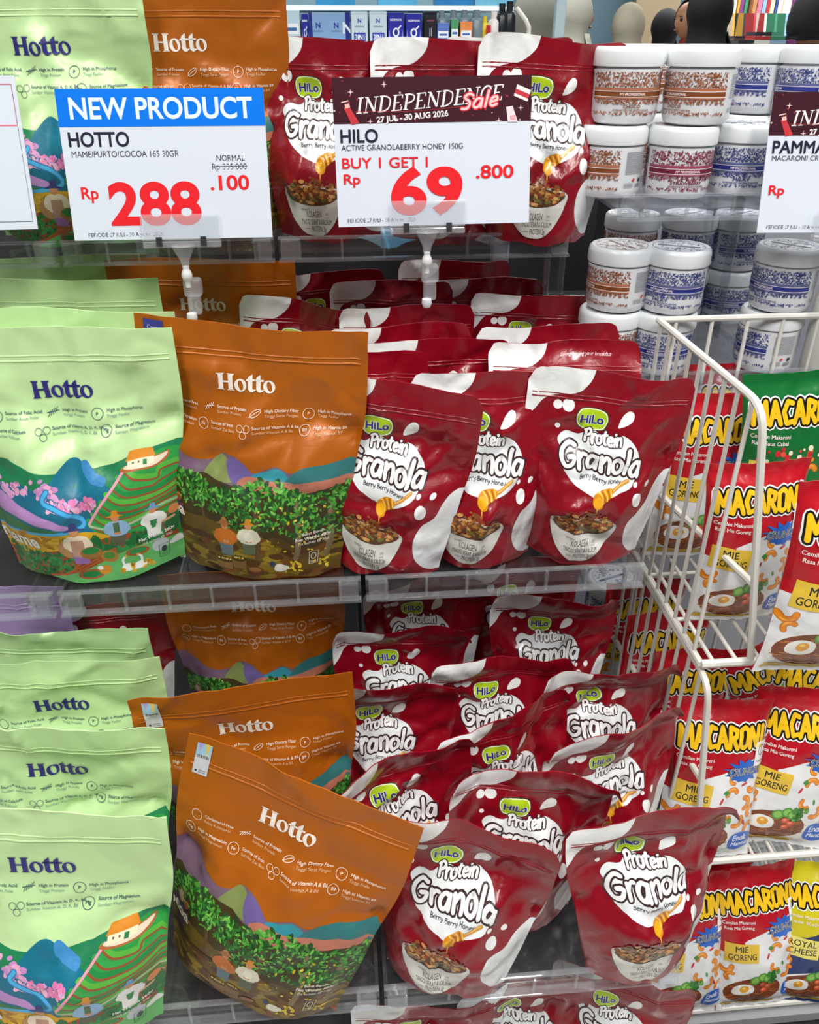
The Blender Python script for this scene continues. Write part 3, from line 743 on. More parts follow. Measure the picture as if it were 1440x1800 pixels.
def sample(G, N, nx, ny, gx, gy, off):
    gx = min(max(gx, 0), nx - 1e-4); gy = min(max(gy, 0), ny - 1e-4)
    i, j = int(gx), int(gy); fx, fy = gx - i, gy - j; g = j * (nx + 1) + i
    if fx >= fy: ids, w = (g, g + 1, g + nx + 2), (1 - fx, fx - fy, fy)
    else: ids, w = (g, g + nx + 2, g + nx + 1), (1 - fy, fx, fy - fx)
    p = sum(G[a] * b for a, b in zip(ids, w)); q = sum(N[a] * b for a, b in zip(ids, w)); q = q / np.linalg.norm(q)
    return p + q * off
def strip_part(name, G, N, nx, ny, v0, v1, m, parent, h=.0011, u0=.03, u1=.97, cuts=40):
    """a raised bead lying across the sheet (zip lock line)"""
    bm = bmesh.new(); rowsv = []
    for k in range(cuts + 1):
        gx = (u0 + (u1 - u0) * k / cuts) * nx
        rowsv.append([bm.verts.new(sample(G, N, nx, ny, gx, (v0 + (v1 - v0) * t) * ny, o)) for t, o in ((0, -.0003), (.25, h), (.75, h), (1, -.0003))])
    for a, b in zip(rowsv, rowsv[1:]):
        for q in range(3): bm.faces.new((a[q], b[q], b[q + 1], a[q + 1]))
    return finish(name, bm, m, parent, smooth=True, angle=80)
NB = [0]
def pouch(kind, variant, label, group, top=None, base=None, zs=0.0, yaw=0.0, roll=0.0, pitch=0.0, lift=0.0, seed=None, cat='pouch', details=True, **kw):
    """top = pixel of the middle of the top edge; the pouch hangs from it down to its shelf at height zs"""
    NB[0] += 1
    rd = R_(seed if seed is not None else 100 + NB[0])
    P = KIND[kind]; nx, ny = P['nx'], P['ny']
    F, B, u, v = pouch_surface(kind, rd, **kw)
    Rm = Euler((math.radians(-pitch), math.radians(roll), math.radians(yaw)), 'XYZ').to_matrix()
    # lowest point of the turned pouch rests on the shelf
    M = np.array(Rm)
    allz = (np.concatenate([F, B]) @ M.T)[:, 2]
    zmin = allz.min()
    up = Rm @ Vector((0, 0, P['H']))
    if top is not None:
        zt = zs + lift - zmin + up.z
        loc = on_z(top[0], top[1], zt) - up
    else:
        loc = on_z(base[0], base[1], zs); loc.z = zs + lift - zmin
    name = {'granola': 'granola_pouch', 'hotto': 'drink_powder_pouch'}[kind]
    root = empty(name, label, cat, loc, Rm.to_euler(), group)
    if kind == 'granola':
        mb, mi = PM['crimson_glossy_film'], PM['crimson_ink']; art = ARTS['granola']
    else:
        mb = PM[{'green': 'pale_green_satin_film', 'cocoa': 'cocoa_orange_satin_film', 'lilac': 'lilac_satin_film'}[variant]]; mi = PM['satin_ink']
        art = ARTS.get(variant)
    me = body_mesh(F, B, nx, ny, 'film_body')
    body = link('film_body', me, root, [mb, PM['white_film']]); seed_attr(me, NB[0] * 3.7)
    N = grid_normals(F, nx, ny)
    Nf = N.copy()
    if kind == 'granola':
        # the back sheet is white at its upper right end
        nf = 2 * nx * ny
        idx = np.zeros(len(me.polygons), np.int32)
        for j in range(ny):
            for i in range(nx):
                if i / nx > .62 + .25 * (1 - j / ny) and j / ny > .5:
                    idx[nf + 2 * (j * nx + i)] = 1; idx[nf + 2 * (j * nx + i) + 1] = 1
        me.polygons.foreach_set('material_index', idx)
    if art is not None and details:
        seed_attr(art.lay_on(F, N, 'front_print', mi, root).data, NB[0] * 3.7)
    zv = P['zip']
    strip_part('zip_seal', F, N, nx, ny, zv, zv + .010, mb, root, h=.0006)
    strip_part('zip_seal', F, N, nx, ny, zv + .020, zv + .028, mb, root, h=.0004)
    return root, (F, N, nx, ny)
def flap_text(root, g):
    F, N, nx, ny = g
    A = Art(GW, GH, nx, ny); A.text('Strengthening your breakfast', .024, .2080, .0056, 'E9C9CE', bold=.005, shear=.2, width=.060)
    seed_attr(A.bake().lay_on(F, N, 'flap_lettering', PM['crimson_ink'], root, off=.0004).data, 0)
def sticker(root, g, gx, gy, w, h):
    F, N, nx, ny = g
    A = Art(KIND['hotto']['W'], KIND['hotto']['H'], nx, ny)
    x, y = gx, gy
    A.rect(x - w / 2, y - h / 2, x + w / 2, y + h / 2, 'C9CCD2')
    A.poly([(x - w / 2, y + h * .5), (x + w / 2, y + h * .5), (x + w / 2, y + h * .2), (x - w / 2, y + h * .08)], '9CC4DC')
    A.poly([(x, y + h * .5), (x + w * .4, y + h * .5), (x + w * .2, y + h * .1)], 'D8C46A'); A.poly([(x - w * .4, y + h * .5), (x - w * .1, y + h * .5), (x - w * .3, y + h * .2)], 'B49ADC')
    for k in range(14):
        A.rect(x - w * .42 + k * w * .06, y + h * .02, x - w * .42 + k * w * .06 + w * (.02 + .015 * (k % 3)), y + h * .12, '26262C', bump=False)
    A.ell(x - w * .28, y - h * .40, w * .08, w * .08, '26262C', n=8)
    for k in range(2): A.rect(x - w * .12, y - h * (.38 + .06 * k), x + w * .34, y - h * (.36 + .06 * k), '55555C', bump=False)
    A.bake().lay_on(F, N, 'security_sticker', PM['satin_ink'], root, off=.0011)
# ------------------------------------------------------------------ heights (metres above the floor)
S1, S2, S3, S4 = CAM_H - .23, CAM_H - .535, CAM_H - .90, CAM_H - 1.26
R1, R2, R3 = CAM_H - .175, CAM_H - .397, CAM_H - .88
B1, B2, B3 = CAM_H - .64, CAM_H - .975, CAM_H - 1.305        # wire baskets

# ------------------------------------------------------------------ the shop around the display
def struct(name, c, s, m, bevel=0): return tag(boxo(name, c, s, m, bevel=bevel), kind='structure')
struct('floor', (1.0, 4.4, -.01), (13, 15, .02), mat('floor_tile', 'B9B6B0', rough=.22, vary=.12, bscale=3))
struct('wall_back', (1.0, 11.6, 1.6), (13, .1, 3.4), mat('shop_wall_paint', '8E8A84', rough=.6, vary=.1, bscale=2))
struct('wall_left', (-5.4, 4.4, 1.6), (.1, 15, 3.4), mat('shop_wall_paint'))
struct('wall_right', (7.4, 4.4, 1.6), (.1, 15, 3.4), mat('shop_wall_paint'))
struct('ceiling', (1.0, 4.4, 3.32), (13, 15, .04), mat('ceiling_paint', 'D8D8D6', rough=.8))

CLEAR = clear_mat('clear_acrylic', (.975, .98, .985), .04, 1.42, haze=.012)
CLEAR2 = clear_mat('smoky_acrylic', (.90, .91, .93), .05, 1.42, haze=.02)
EDGE = clear_mat('acrylic_edge', (.93, .95, .97), .05, 1.9, haze=.07)
WIRE = mat('white_powder_coat', 'D9D7D0', rough=.32, spec=.5, vary=.05, bscale=30)

def tray(x0, x1, yf, yb, z, label, lip=.026, ribs=7, drop=.012, m=CLEAR, group='clear acrylic shelf trays'):
    """an acrylic shelf tray: plate, ribbed front lip, side walls, brackets at both ends"""
    t = empty('acrylic_shelf_tray', label, 'shelf', ((x0 + x1) / 2, yf, z), group=group)
    w = x1 - x0; d = yb - yf
    boxo('base_plate', (0, d / 2, -.0025), (w, d, .004), m, t, bevel=.0008)
    boxo('front_lip', (0, 0, lip / 2 - drop), (w, .004, lip), m, t, bevel=.0008)
    boxo('lip_edge', (0, -.001, lip - drop), (w, .006, .0035), EDGE, t, bevel=.0008)
    boxo('lip_edge', (0, -.004, -drop), (w, .010, .004), EDGE, t, bevel=.0008)
    for s in (-1, 1):
        boxo('side_wall', (s * (w / 2 - .002), d / 2, .004), (.004, d, .018), m, t, bevel=.0008)
        b = boxo('corner_bracket', (s * (w / 2 - .014), -.006, .002), (.022, .012, .024), EDGE, t, bevel=.002)
    for k in range(ribs):
        x = -w / 2 + w * (k + .5) / ribs
        boxo('lip_rib', (x, -.0035, lip / 2 - drop), (.003, .006, lip * .95), EDGE, t, bevel=.0006)
    for k in range(4):
        x = -w / 2 + w * (k + .5) / 4
        boxo('plate_rib', (x, d / 2, -.008), (.004, d * .96, .008), m, t)
    return t
for i, (x0, x1, w_) in enumerate(((-.80, -.335, 'left end of the top shelf'), (-.33, -.075, 'top shelf below the cocoa pouch'), (-.07, .295, 'top shelf below the granola pouches'))):
    tray(x0, x1, 1.055, 1.50, S1 - .001, 'clear ribbed acrylic tray, ' + w_)
for i, (x0, x1, w_) in enumerate(((-.62, -.320, 'left end of the middle shelf'), (-.315, .012, 'middle shelf below the orange pouch'), (.017, .335, 'middle shelf below the granola pouches'))):
    tray(x0, x1, .757, 1.50, S2 - .001, 'clear ribbed acrylic tray, ' + w_)
for i, (x0, x1, w_) in enumerate(((-.60, -.305, 'left end of the bottom shelf'), (-.30, .012, 'bottom shelf below the tilted orange pouch'), (.017, .345, 'bottom shelf below the granola pile'))):
    tray(x0, x1, .512, 1.25, S3 - .001, 'clear ribbed acrylic tray, ' + w_)
tray(-.30, .40, .44, 1.1, S4 - .001, 'clear ribbed acrylic tray under the lowest granola pouches')
tray(.33, .66, .985, 1.45, R1 - .001, 'clear ribbed acrylic tray under the upper jars', ribs=6, m=CLEAR2)
tray(.665, 1.05, .985, 1.45, R1 - .001, 'clear ribbed acrylic tray at the right end of the upper jars', ribs=6, m=CLEAR2)
tray(.33, 1.05, .99, 1.45, R2 - .001, 'clear acrylic tray under the lower jar stacks', ribs=8, m=CLEAR2)
tray(.37, .55, 1.06, 1.45, R3 - .001, 'small clear acrylic tray under the low blue jar', ribs=3, m=CLEAR2)

# back panels and uprights
GREY = mat('grey_gondola_metal', '5A5C62', rough=.45, vary=.1, bscale=8)
DARK = mat('dark_gondola_metal', '1B1A1E', rough=.5, vary=.1, bscale=8)
tag(boxo('gondola_back_panel', (-.50, 1.62, .60), (2.0, .02, 1.18), DARK), 'dark metal back panel behind the pouch shelves', 'back panel')
tag(boxo('gondola_back_panel', (.80, 1.50, .62), (.58, .02, 1.24), mat('grey_back_panel', 'A4A6AE', rough=.45, vary=.08, bscale=6)), 'grey metal back panel behind the white jars', 'back panel')
for x, y, zt, lb in ((-.33, 1.53, 1.21, 'left'), (.30, 1.53, 1.21, 'right')):
    t = empty('slotted_upright', 'slotted metal upright behind the pouch shelves, %s one' % lb, 'upright', (x, y, 0))
    boxo('post', (0, 0, zt / 2), (.03, .03, zt), GREY, t, bevel=.002)
    for z in (S4, S3, S2, S1): boxo('shelf_bracket', (0, -.17 - (.13 if z < S1 - .1 else 0), z - .022), (.004, .34 + (.26 if z < S1 - .1 else 0), .022), GREY, t)
for (px, w, y, z0, z1, lb) in ((978, .022, 1.18, S2, S1 - .02, 'between the granola pouches and the jars'), (1262, .040, 1.16, R2, R1 - .02, 'between the two jar stacks')):
    p = on_y(px, 470, y)
    t = empty('acrylic_post', 'clear acrylic upright post ' + lb, 'post', (p.x, y, z0))
    boxo('panel', (0, 0, (z1 - z0) / 2), (w, .006, z1 - z0), CLEAR2, t, bevel=.001)
    for s in (-1, 1): boxo('flange', (s * w / 2, .01, (z1 - z0) / 2), (.003, .026, z1 - z0), EDGE, t, bevel=.001)
struct('trim_1', (-.2, .95, .05), (2.2, .9, .10), DARK)

# ------------------------------------------------------------------ pouches on their shelves
GG, GO, GR = 'pale green drink pouches', 'cocoa orange drink pouches', 'crimson granola pouches'
def gr(label, top, zs, **k): return pouch('granola', 'red', label, GR, top=top, zs=zs, **k)
def gn(label, top, zs, **k): return pouch('hotto', 'green', label, GG, top=top, zs=zs, **k)
def oc(label, top, zs, **k): return pouch('hotto', 'cocoa', label, GO, top=top, zs=zs, **k)
# top shelf
gn('pale green pouch on the top shelf, behind the blue-headed price card', None, S1, base=(146, 424), yaw=-3, pitch=-4, seed=31)
oc('brown-orange pouch on the top shelf, behind the blue-headed price card', None, S1, base=(366, 414), yaw=0, pitch=-6, seed=32, full=.8)
gr('crimson granola pouch on the top shelf, left of the maroon sale card', None, S1, base=(582, 419), yaw=-10, seed=33, wave=.006)
gr('crimson granola pouch on the top shelf, right behind the maroon sale card', None, S1, base=(780, 422), yaw=2, seed=34)
gr('crimson granola pouch at the right end of the top shelf, beside the jars', None, S1, base=(940, 424), yaw=3, roll=2.5, seed=35, wave=.007)
gr('crimson granola pouch standing behind the leftmost one on the top shelf', None, S1, base=(552, 372), yaw=0, seed=36, full=.6)
gr('crimson granola pouch in the second row of the top shelf, top edge only', None, S1, base=(880, 378), yaw=0, seed=37, full=.6)
# middle shelf
gn('pale green pouch with a painted terraced farm, front left of the middle shelf', (85, 577), S2, yaw=-3, roll=-1, pitch=1, seed=3)
r, g = oc('orange pouch with a painted orchard, front row of the middle shelf', (436, 571), S2, yaw=-13, roll=2, pitch=3, seed=5, full=.9)
A_ = Art(HW, HH, HNX, HNY); A_.rect(-.112, .262, -.088, .276, '3A3A9A'); A_.text('Cocoa', -.1, .266, .006, 'C8B8E8', bold=.02)
A_.bake().lay_on(g[0], g[1], 'price_sticker', PM['satin_ink'], r, off=.0012)
gn('greyish green pouch directly behind the front one on the middle shelf', (98, 545), S2, yaw=-2, roll=1, seed=41, full=.45, lift=.004)
gn('pale green pouch third from the front on the middle shelf, its top edge showing', (96, 490), S2, yaw=-3, roll=1, seed=42, full=.6)
gn('pale green pouch at the back of the middle shelf, just under the top shelf', (92, 450), S2, yaw=0, seed=43, full=.6)
oc('dark brown-orange pouch in the shade at the back of the middle shelf', (352, 456), S2, yaw=0, roll=1, seed=44, full=.8)
gr('crimson granola pouch nearest the orange pouch, front row of the middle shelf', (700, 674), S2, yaw=-15, roll=5, seed=7, wave=.003, full=.85)
gr('crimson granola pouch in the middle of the front row on the middle shelf', (872, 656), S2, yaw=-3, roll=4, seed=8, wave=.006)
gr('crimson granola pouch at the right end of the front row on the middle shelf', (1084, 656), S2, yaw=-4, roll=4, seed=12, wave=.006)
gr('crimson pouch in the second row of the middle shelf, straight dark top edge', (768, 598), S2, yaw=3, roll=0, seed=51, full=.8)
r, g = gr('bright crimson pouch in the second row of the middle shelf, right end', (1000, 608), S2, yaw=-4, roll=1, seed=52, full=.8, flop=.5)
flap_text(r, g)
gr('crimson pouch tucked between the orange pouch and the second row, middle shelf', (616, 616), S2, yaw=-3, roll=3, seed=53, full=.7)
gr('dark crimson pouch in the third row of the middle shelf, right end', (966, 572), S2, yaw=0, roll=1, seed=54, full=.6)
gr('crimson pouch in the third row of the middle shelf with a white left tip', (702, 572), S2, yaw=0, roll=0, seed=55, full=.6)
gr('crimson pouch in the fourth row of the middle shelf, right, logo half hidden', (945, 518), S2, yaw=-5, roll=2, seed=56, full=.8)
gr('crimson pouch in the fourth row of the middle shelf, centre, low tilted edge', (716, 538), S2, yaw=2, roll=0, seed=57, full=.6)
gr('crimson pouch leaning towards the orange pouch, rear left of the middle shelf', (538, 532), S2, yaw=-14, roll=4, seed=58, full=.8, wave=.010)
gr('crimson pouch in the fifth row of the middle shelf, right half', (850, 490), S2, yaw=-3, seed=59, full=.7)
gr('crimson pouch in the fifth row of the middle shelf, white left corner', (688, 494), S2, yaw=0, seed=60, full=.7)
gr('crimson pouch in the last row of the middle shelf, under the sale card', (800, 458), S2, yaw=0, seed=61, full=.7)
gr('dark crimson pouch in the last row of the middle shelf, left, in the shade', (572, 478), S2, yaw=4, seed=62, full=.7)
# bottom shelf
gn('pale green pouch nearest the camera, lower left corner of the bottom shelf', (58, 1424), S3, yaw=-4, roll=2, pitch=7, seed=71)
gn('grey-green shaded pouch behind the nearest green one on the bottom shelf', (78, 1280), S3, yaw=-5, roll=2, seed=72, full=.75)
gn('pale green pouch third from the front on the bottom shelf, straight top edge', (86, 1166), S3, yaw=3, roll=0, seed=73, full=.75)
gn('pale green pouch fourth from the front on the bottom shelf', (80, 1108), S3, yaw=-1, roll=0, seed=74, full=.4)
r, g = oc('orange pouch turned and tilted, front of the bottom shelf', (534, 1370), S3, yaw=-21, roll=12, pitch=11, seed=75, full=.9)
sticker(r, g, -.104, .255, .016, .036)
r, g = oc('orange pouch with a silver sticker behind the tilted one, bottom shelf', (424, 1206), S3, yaw=3, roll=-2, seed=76, full=.8)
sticker(r, g, -.100, .255, .018, .036)
oc('orange pouch at the back of the bottom shelf, under the middle shelf', (442, 1004), S3, yaw=0, roll=0, seed=77, full=.9)
r, g = gr('crimson pouch lying low behind the green pouches on the bottom shelf', (180, 1062), S3, yaw=2, roll=0, seed=78, full=.6)
flap_text(r, g)
pouch('hotto', 'lilac', 'lilac pouch at the far left behind the green ones, bottom shelf', 'lilac drink pouches', top=(-60, 1036), zs=S3, seed=79, full=.6)
pile = [
 ('at the back left of the granola pile, beside the orange pouch', (747, 1015), 0, 0, .7),
 ('at the very back of the granola pile, half under the middle shelf', (914, 985), 2, 0, .7),
 ('at the back right of the granola pile, beside the wire basket', (977, 1043), -2, 0, .8),
 ('with a pointed white left tip, second row of the granola pile', (702, 1096), 6, 0, .7),
 ('in the centre of the granola pile with a white left shoulder', (884, 1152), -3, 1, .7),
 ('against the wire basket, third row of the granola pile', (1067, 1166), 8, -1, .7),
 ('pressed against the orange pouch, third row of the granola pile', (677, 1190), -4, 2, .7),
 ('swung to the right in the centre of the granola pile', (886, 1246), 18, -3, .7),
 ('with a pointed right corner touching the wire basket, granola pile', (1082, 1264), 14, -2, .7),
 ('half hidden by the tilted orange pouch, granola pile', (695, 1328), 20, -4, .7),
 ('with a big white left shoulder behind the two front ones, granola pile', (943, 1350), 0, 3, .8),
 ('front left of the granola pile, beside the tilted orange pouch', (828, 1452), -14, 5, .8),
 ('nearest the camera at the right end of the bottom shelf', (1146, 1420), 12, -2, 1)]
for i, (lb, tp, yw, rl, fu) in enumerate(pile):
    gr('crimson granola pouch ' + lb, tp, S3, yaw=yw, roll=rl, full=fu, seed=90 + i, wave=.010, curlr=.8 if i in (10, 12, 3, 5) else 0, pitch=5 if i > 10 else 3, flop=(-.5, -.3, -.5)[i % 3] if i < 11 else -.15)
for i, (lb, tp, yw) in enumerate((('under the bottom shelf, cut by the lower picture edge', (925, 1728), 4), ('under the bottom shelf, right one, logo showing', (1100, 1716), -16), ('under the bottom shelf beside the tilted orange pouch', (745, 1765), 2))):
    gr('crimson granola pouch ' + lb, tp, S4, yaw=yw, seed=120 + i, wave=.008)
# ------------------------------------------------------------------ price cards in clear clips
INK = mat('printed_card_ink', 'FFFFFF', rough=.18, vcol=True, coat=.6)
PAPER = mat('laminated_card', 'D3DAE6', rough=.18, coat=.6)
CW, CH = .215, .150
SERIF = {
 'I': (.46, [([(.22, .04), (.22, .94)], 1), ([(.06, .02), (.38, .02)], .45), ([(.06, .96), (.38, .96)], .45)]),
 'N': (.86, [([(.16, .02), (.16, .94)], .45), ([(.16, .94), (.68, .04)], 1.1), ([(.68, .02), (.68, .96)], .45), ([(.02, .02), (.30, .02)], .4), ([(.54, .96), (.82, .96)], .4), ([(.02, .96), (.22, .96)], .4)]),
 'D': (.80, [([(.18, .03), (.18, .95)], 1), ([(.04, .96), (.34, .96), (.64, .80), (.70, .48), (.62, .18), (.34, .02), (.04, .02)], .6)]),
 'E': (.70, [([(.18, .03), (.18, .95)], 1), ([(.04, .96), (.60, .96)], .45), ([(.60, .96), (.60, .76)], .45), ([(.18, .50), (.46, .50)], .45), ([(.04, .02), (.62, .02)], .45), ([(.62, .02), (.62, .24)], .45)]),
 'P': (.70, [([(.18, .03), (.18, .95)], 1), ([(.04, .96), (.34, .96), (.60, .84), (.60, .58), (.36, .44), (.18, .44)], .6), ([(.04, .02), (.34, .02)], .4)]),
 'C': (.74, [([(.62, .72), (.56, .92), (.32, .97), (.12, .72), (.10, .32), (.30, .03), (.56, .08), (.66, .26)], .75)]),
}
def serif_word(A, s, x, y, size, width, col, rot, shear, arch):
    tot = sum(SERIF[c][0] for c in s) * size; xs = width / tot; cx = -width / 2
    ca, sa = math.cos(rot), math.sin(rot)
    for c in s:
        adv, st = SERIF[c]
        for pts, wf in st:
            A.nxt(); q = []
            for a, b in pts:
                X = cx + (a + b * shear) * size * xs; Y = b * size + arch * (X / width * 2) ** 2
                q.append((x + X * ca - Y * sa, y + X * sa + Y * ca))
            A.stroke(q, size * .15 * wf, col, bump=False, curve=len(q) > 3, cap=False)
        cx += adv * size * xs
def sale_header(A, y0, x=0, full=True):
    A.rect(-CW / 2, y0, CW / 2, CH, '3E1C26')
    rd = R_(4)
    for k in range(46):
        a, b = rd.uniform(-CW / 2, CW / 2), rd.uniform(y0, CH); r = rd.uniform(.0004, .0014)
        A.ell(a, b, r, r, rd.choice(['7A2430', 'A03040', 'C8B0B0', '8A2A38']), n=6)
    for a, b in ((-.088, .136), (.096, .118), (-.052, .143), (-.068, .107), (.072, .106), (-.040, .109)):
        A.poly([(a - .0035, b), (a, b + .0006), (a + .0035, b), (a, b - .0006)], 'E8C8C8'); A.poly([(a - .0006, b), (a, b + .0035), (a + .0006, b), (a, b - .0035)], 'E8C8C8')
    serif_word(A, 'INDEPENDENCE', -.004, .1195, .0155, .160, 'E4E0E0', .07, .22, .001)
    A.stroke([(-.085, .117), (-.02, .1165), (.03, .120)], .0005, 'A83038')
    A.text('27 JUL - 30 AUG 2026', -.022, .1085, .0080, 'E8E4E4', bold=.03, rot=.07, width=.078)
    brush(A, 'Sale', .050, .1185, .0155, .0024, 'F3C6C8', rot=.10, width=.042, outline='D8323E', ow=.0012, shear=.25)
    # little bottle, tube and towel icons
    A.poly([(-.096, .121), (-.090, .122), (-.080, .106), (-.088, .104)], 'C23A40'); A.poly([(-.095, .124), (-.090, .125), (-.089, .121), (-.094, .120)], 'E6B6B0'); A.stroke([(-.098, .126), (-.091, .1275)], .0012, 'E6B6B0', curve=False)
    A.poly([(.088, .122), (.102, .117), (.098, .111), (.085, .117)] if False else [(.092, .141), (.107, .135), (.103, .124), (.088, .130)], 'C23A44')
    A.poly([(.092, .141), (.107, .135), (.1055, .131), (.0905, .137)], 'F2E4E4'); A.poly([(.089, .1325), (.104, .1265), (.103, .124), (.088, .130)], 'F2E4E4')
    A.poly([(.080, .119), (.087, .120), (.093, .104), (.082, .104)], 'E9D6D8'); A.poly([(.084, .110), (.090, .111), (.091, .106), (.085, .106)], 'E7A0AC')
DKT, REDT = '23283A', 'E2262E'
def card_new():
    A = Art(CW, CH, 2, 2)
    A.rect(-CW / 2, .1135, CW / 2, CH, '0A74E4')
    A.text('NEW PRODUCT', 0, .1215, .0285, 'DCE8F8', bold=.022, width=.190)
    A.text('HOTTO', -.100, .0945, .0200, DKT, bold=.022, align='l', width=.063)
    A.text('MAME/PURTO/COCOA 165 30GR', -.0985, .0840, .0088, '333848', align='l', width=.112)
    A.text('NORMAL', .0680, .0790, .0085, '3A3E4A', align='c', width=.030); A.text('Rp 335.000', .066, .0705, .0085, '3A3E4A', width=.037); A.stroke([(.047, .0735), (.085, .0735)], .0006, '3A3E4A', curve=False)
    A.text('Rp', -.094, .0425, .0170, REDT, bold=.02, align='l', width=.018)
    A.text('288', -.017, .0165, .0590, REDT, bold=.032, width=.098)
    A.text('.100', .0650, .0500, .0205, REDT, bold=.022, width=.042)
    A.text('PERIODE 27 JULI - 30 Agustus 2026', -.092, .0035, .0058, '333848', align='l', width=.080)
    return A
def card_sale(name, sub, promo, rp, big, small, bigw=.080):
    A = Art(CW, CH, 2, 2)
    sale_header(A, .1050)
    A.text(name, -.101, .0865, .0185, DKT, bold=.018, align='l')
    A.text(sub, -.1005, .0785, .0080, '333848', align='l', width=.133 if promo else None)
    if promo: A.text(promo, -.1005, .0605, .0150, REDT, bold=.012, align='l', width=.094)
    A.text('Rp', -.0995, .0445 if promo else .042, .0145, REDT, bold=.02, align='l', width=.018)
    if big: A.text(big, -.008, .0135, .0650, REDT, bold=.034, width=bigw)
    else: A.rect(-.0320, .032, -.0300, .048, REDT)
    if small: A.text(small, .0680, .0480, .0185, REDT, bold=.02, width=.042)
    A.text('PERIODE 27 JULI - 30 Agustus 2026', -.097, .0045, .0058, '333848', align='l', width=.076)
    return A
def card_left():
    A = Art(CW, CH, 2, 2)
    for (y0, y1, x1, c, w) in ((.103, .142, .103, 'E87890', .0012), (.008, .142, .1035, '4A4E5A', .0006)):
        A.stroke([(-.10, y0), (x1, y0), (x1, y1), (-.10, y1)], w, c, curve=False, closed=True)
    return A
def price_card(label, px, py, y, A, yaw=0, roll=0, clip=True, clipx=0.0, cliplab=''):
    c = on_y(px, py, y)
    t = empty('price_card', label, 'price card', (c.x, c.y, c.z), (math.radians(-12), math.radians(roll), math.radians(yaw)), 'price cards clipped to the top shelf')
    boxo('card', (0, .0008, 0), (CW, .0012, CH), PAPER, t, bevel=0)
    A.bake()
    gx, gz = np.meshgrid(np.linspace(-CW / 2, CW / 2, 3), np.linspace(-CH / 2, CH / 2, 3))
    G = np.stack([gx.ravel(), np.zeros(9), gz.ravel()], 1); N = np.tile(np.array([[0, -1.0, 0]]), (9, 1))
    A.lay_on(G, N, 'card_print', INK, t, off=.00005)
    if clip:
        R = t.rotation_euler.to_matrix()
        p = c + R @ Vector((clipx, 0, -CH / 2))
        h = empty('card_clip', 'clear plastic swivel clip ' + cliplab, 'card clip', p, (0, 0, 0), 'clear card clips on the shelf edge')
        HZ = MATS.get('clip_plastic') or clear_mat('clip_plastic', (.93, .94, .95), .06, 1.6, haze=.14)
        WP = mat('white_clip_plastic', 'DADCDD', rough=.3)
        rt = Euler((math.radians(-12), 0, 0)).to_matrix()
        boxo('grip_plate', rt @ Vector((0, -.004, .012)), (.085, .0022, .027), HZ, h, rot=rt, bevel=.0006)
        boxo('grip_plate', rt @ Vector((0, .005, .006)), (.085, .0022, .020), HZ, h, rot=rt, bevel=.0006)
        boxo('hinge_bar', rt @ Vector((0, 0, -.006)), (.085, .009, .007), HZ, h, rot=rt, bevel=.0015)
        for s in (-1, 1): boxo('hinge_pin', rt @ Vector((s * .024, -.005, -.003)), (.006, .004, .010), DARK, h, rot=rt)
        bm = bmesh.new(); lathe(bm, [(.0, -.032), (.004, -.032), (.005, -.024), (.012, -.010), (.013, -.007), (0, -.007)], 16); finish('neck', bm, HZ, h)
        bm = bmesh.new(); lathe(bm, [(0, -.054), (.003, -.0535), (.003, -.047), (.0052, -.044), (.0062, -.040), (.0052, -.036), (.0035, -.033), (.0035, -.030), (0, -.030)], 16); finish('ball_joint', bm, WP, h)
        boxo('shelf_clamp', (.004, .006, -.055), (.020, .016, .020), HZ, h, bevel=.003)
        boxo('clamp_jaw', (.004, .004, -.075), (.015, .010, .022), HZ, h, bevel=.003)
        bm = bmesh.new(); lathe(bm, [(0, -.094), (.004, -.093), (.0062, -.088), (.0055, -.083), (0, -.082)], 14, (0, -.002, 0)); finish('clamp_screw', bm, WP, h)
    return t
price_card('white price card with a blue NEW PRODUCT header, left on the top shelf', 294, 291, .975, card_new(), yaw=0, roll=0, clipx=.008, cliplab='under the blue-headed price card')
price_card('white price card with maroon sale header, in front of the granola pouches', 762, 268, .975, card_sale('HILO', 'ACTIVE GRANOLABERRY HONEY 150G', 'BUY 1 GET 1', 1, '69', '.800'), yaw=-1, roll=-.6, clipx=-.008, cliplab='under the sale card in front of the granola')
price_card('white price card with maroon sale header, cut by the right picture edge', 1508, 288, .975, card_sale('PAMMA', 'MACARONI CRUNCH', None, 1, None, None), yaw=-4, roll=0, clip=True, cliplab='of the card at the right picture edge')
price_card('white price card with a pink ruled box, cut by the left picture edge', -142, 274, .975, card_left(), yaw=2, roll=0, clip=True, cliplab='of the card at the left picture edge')
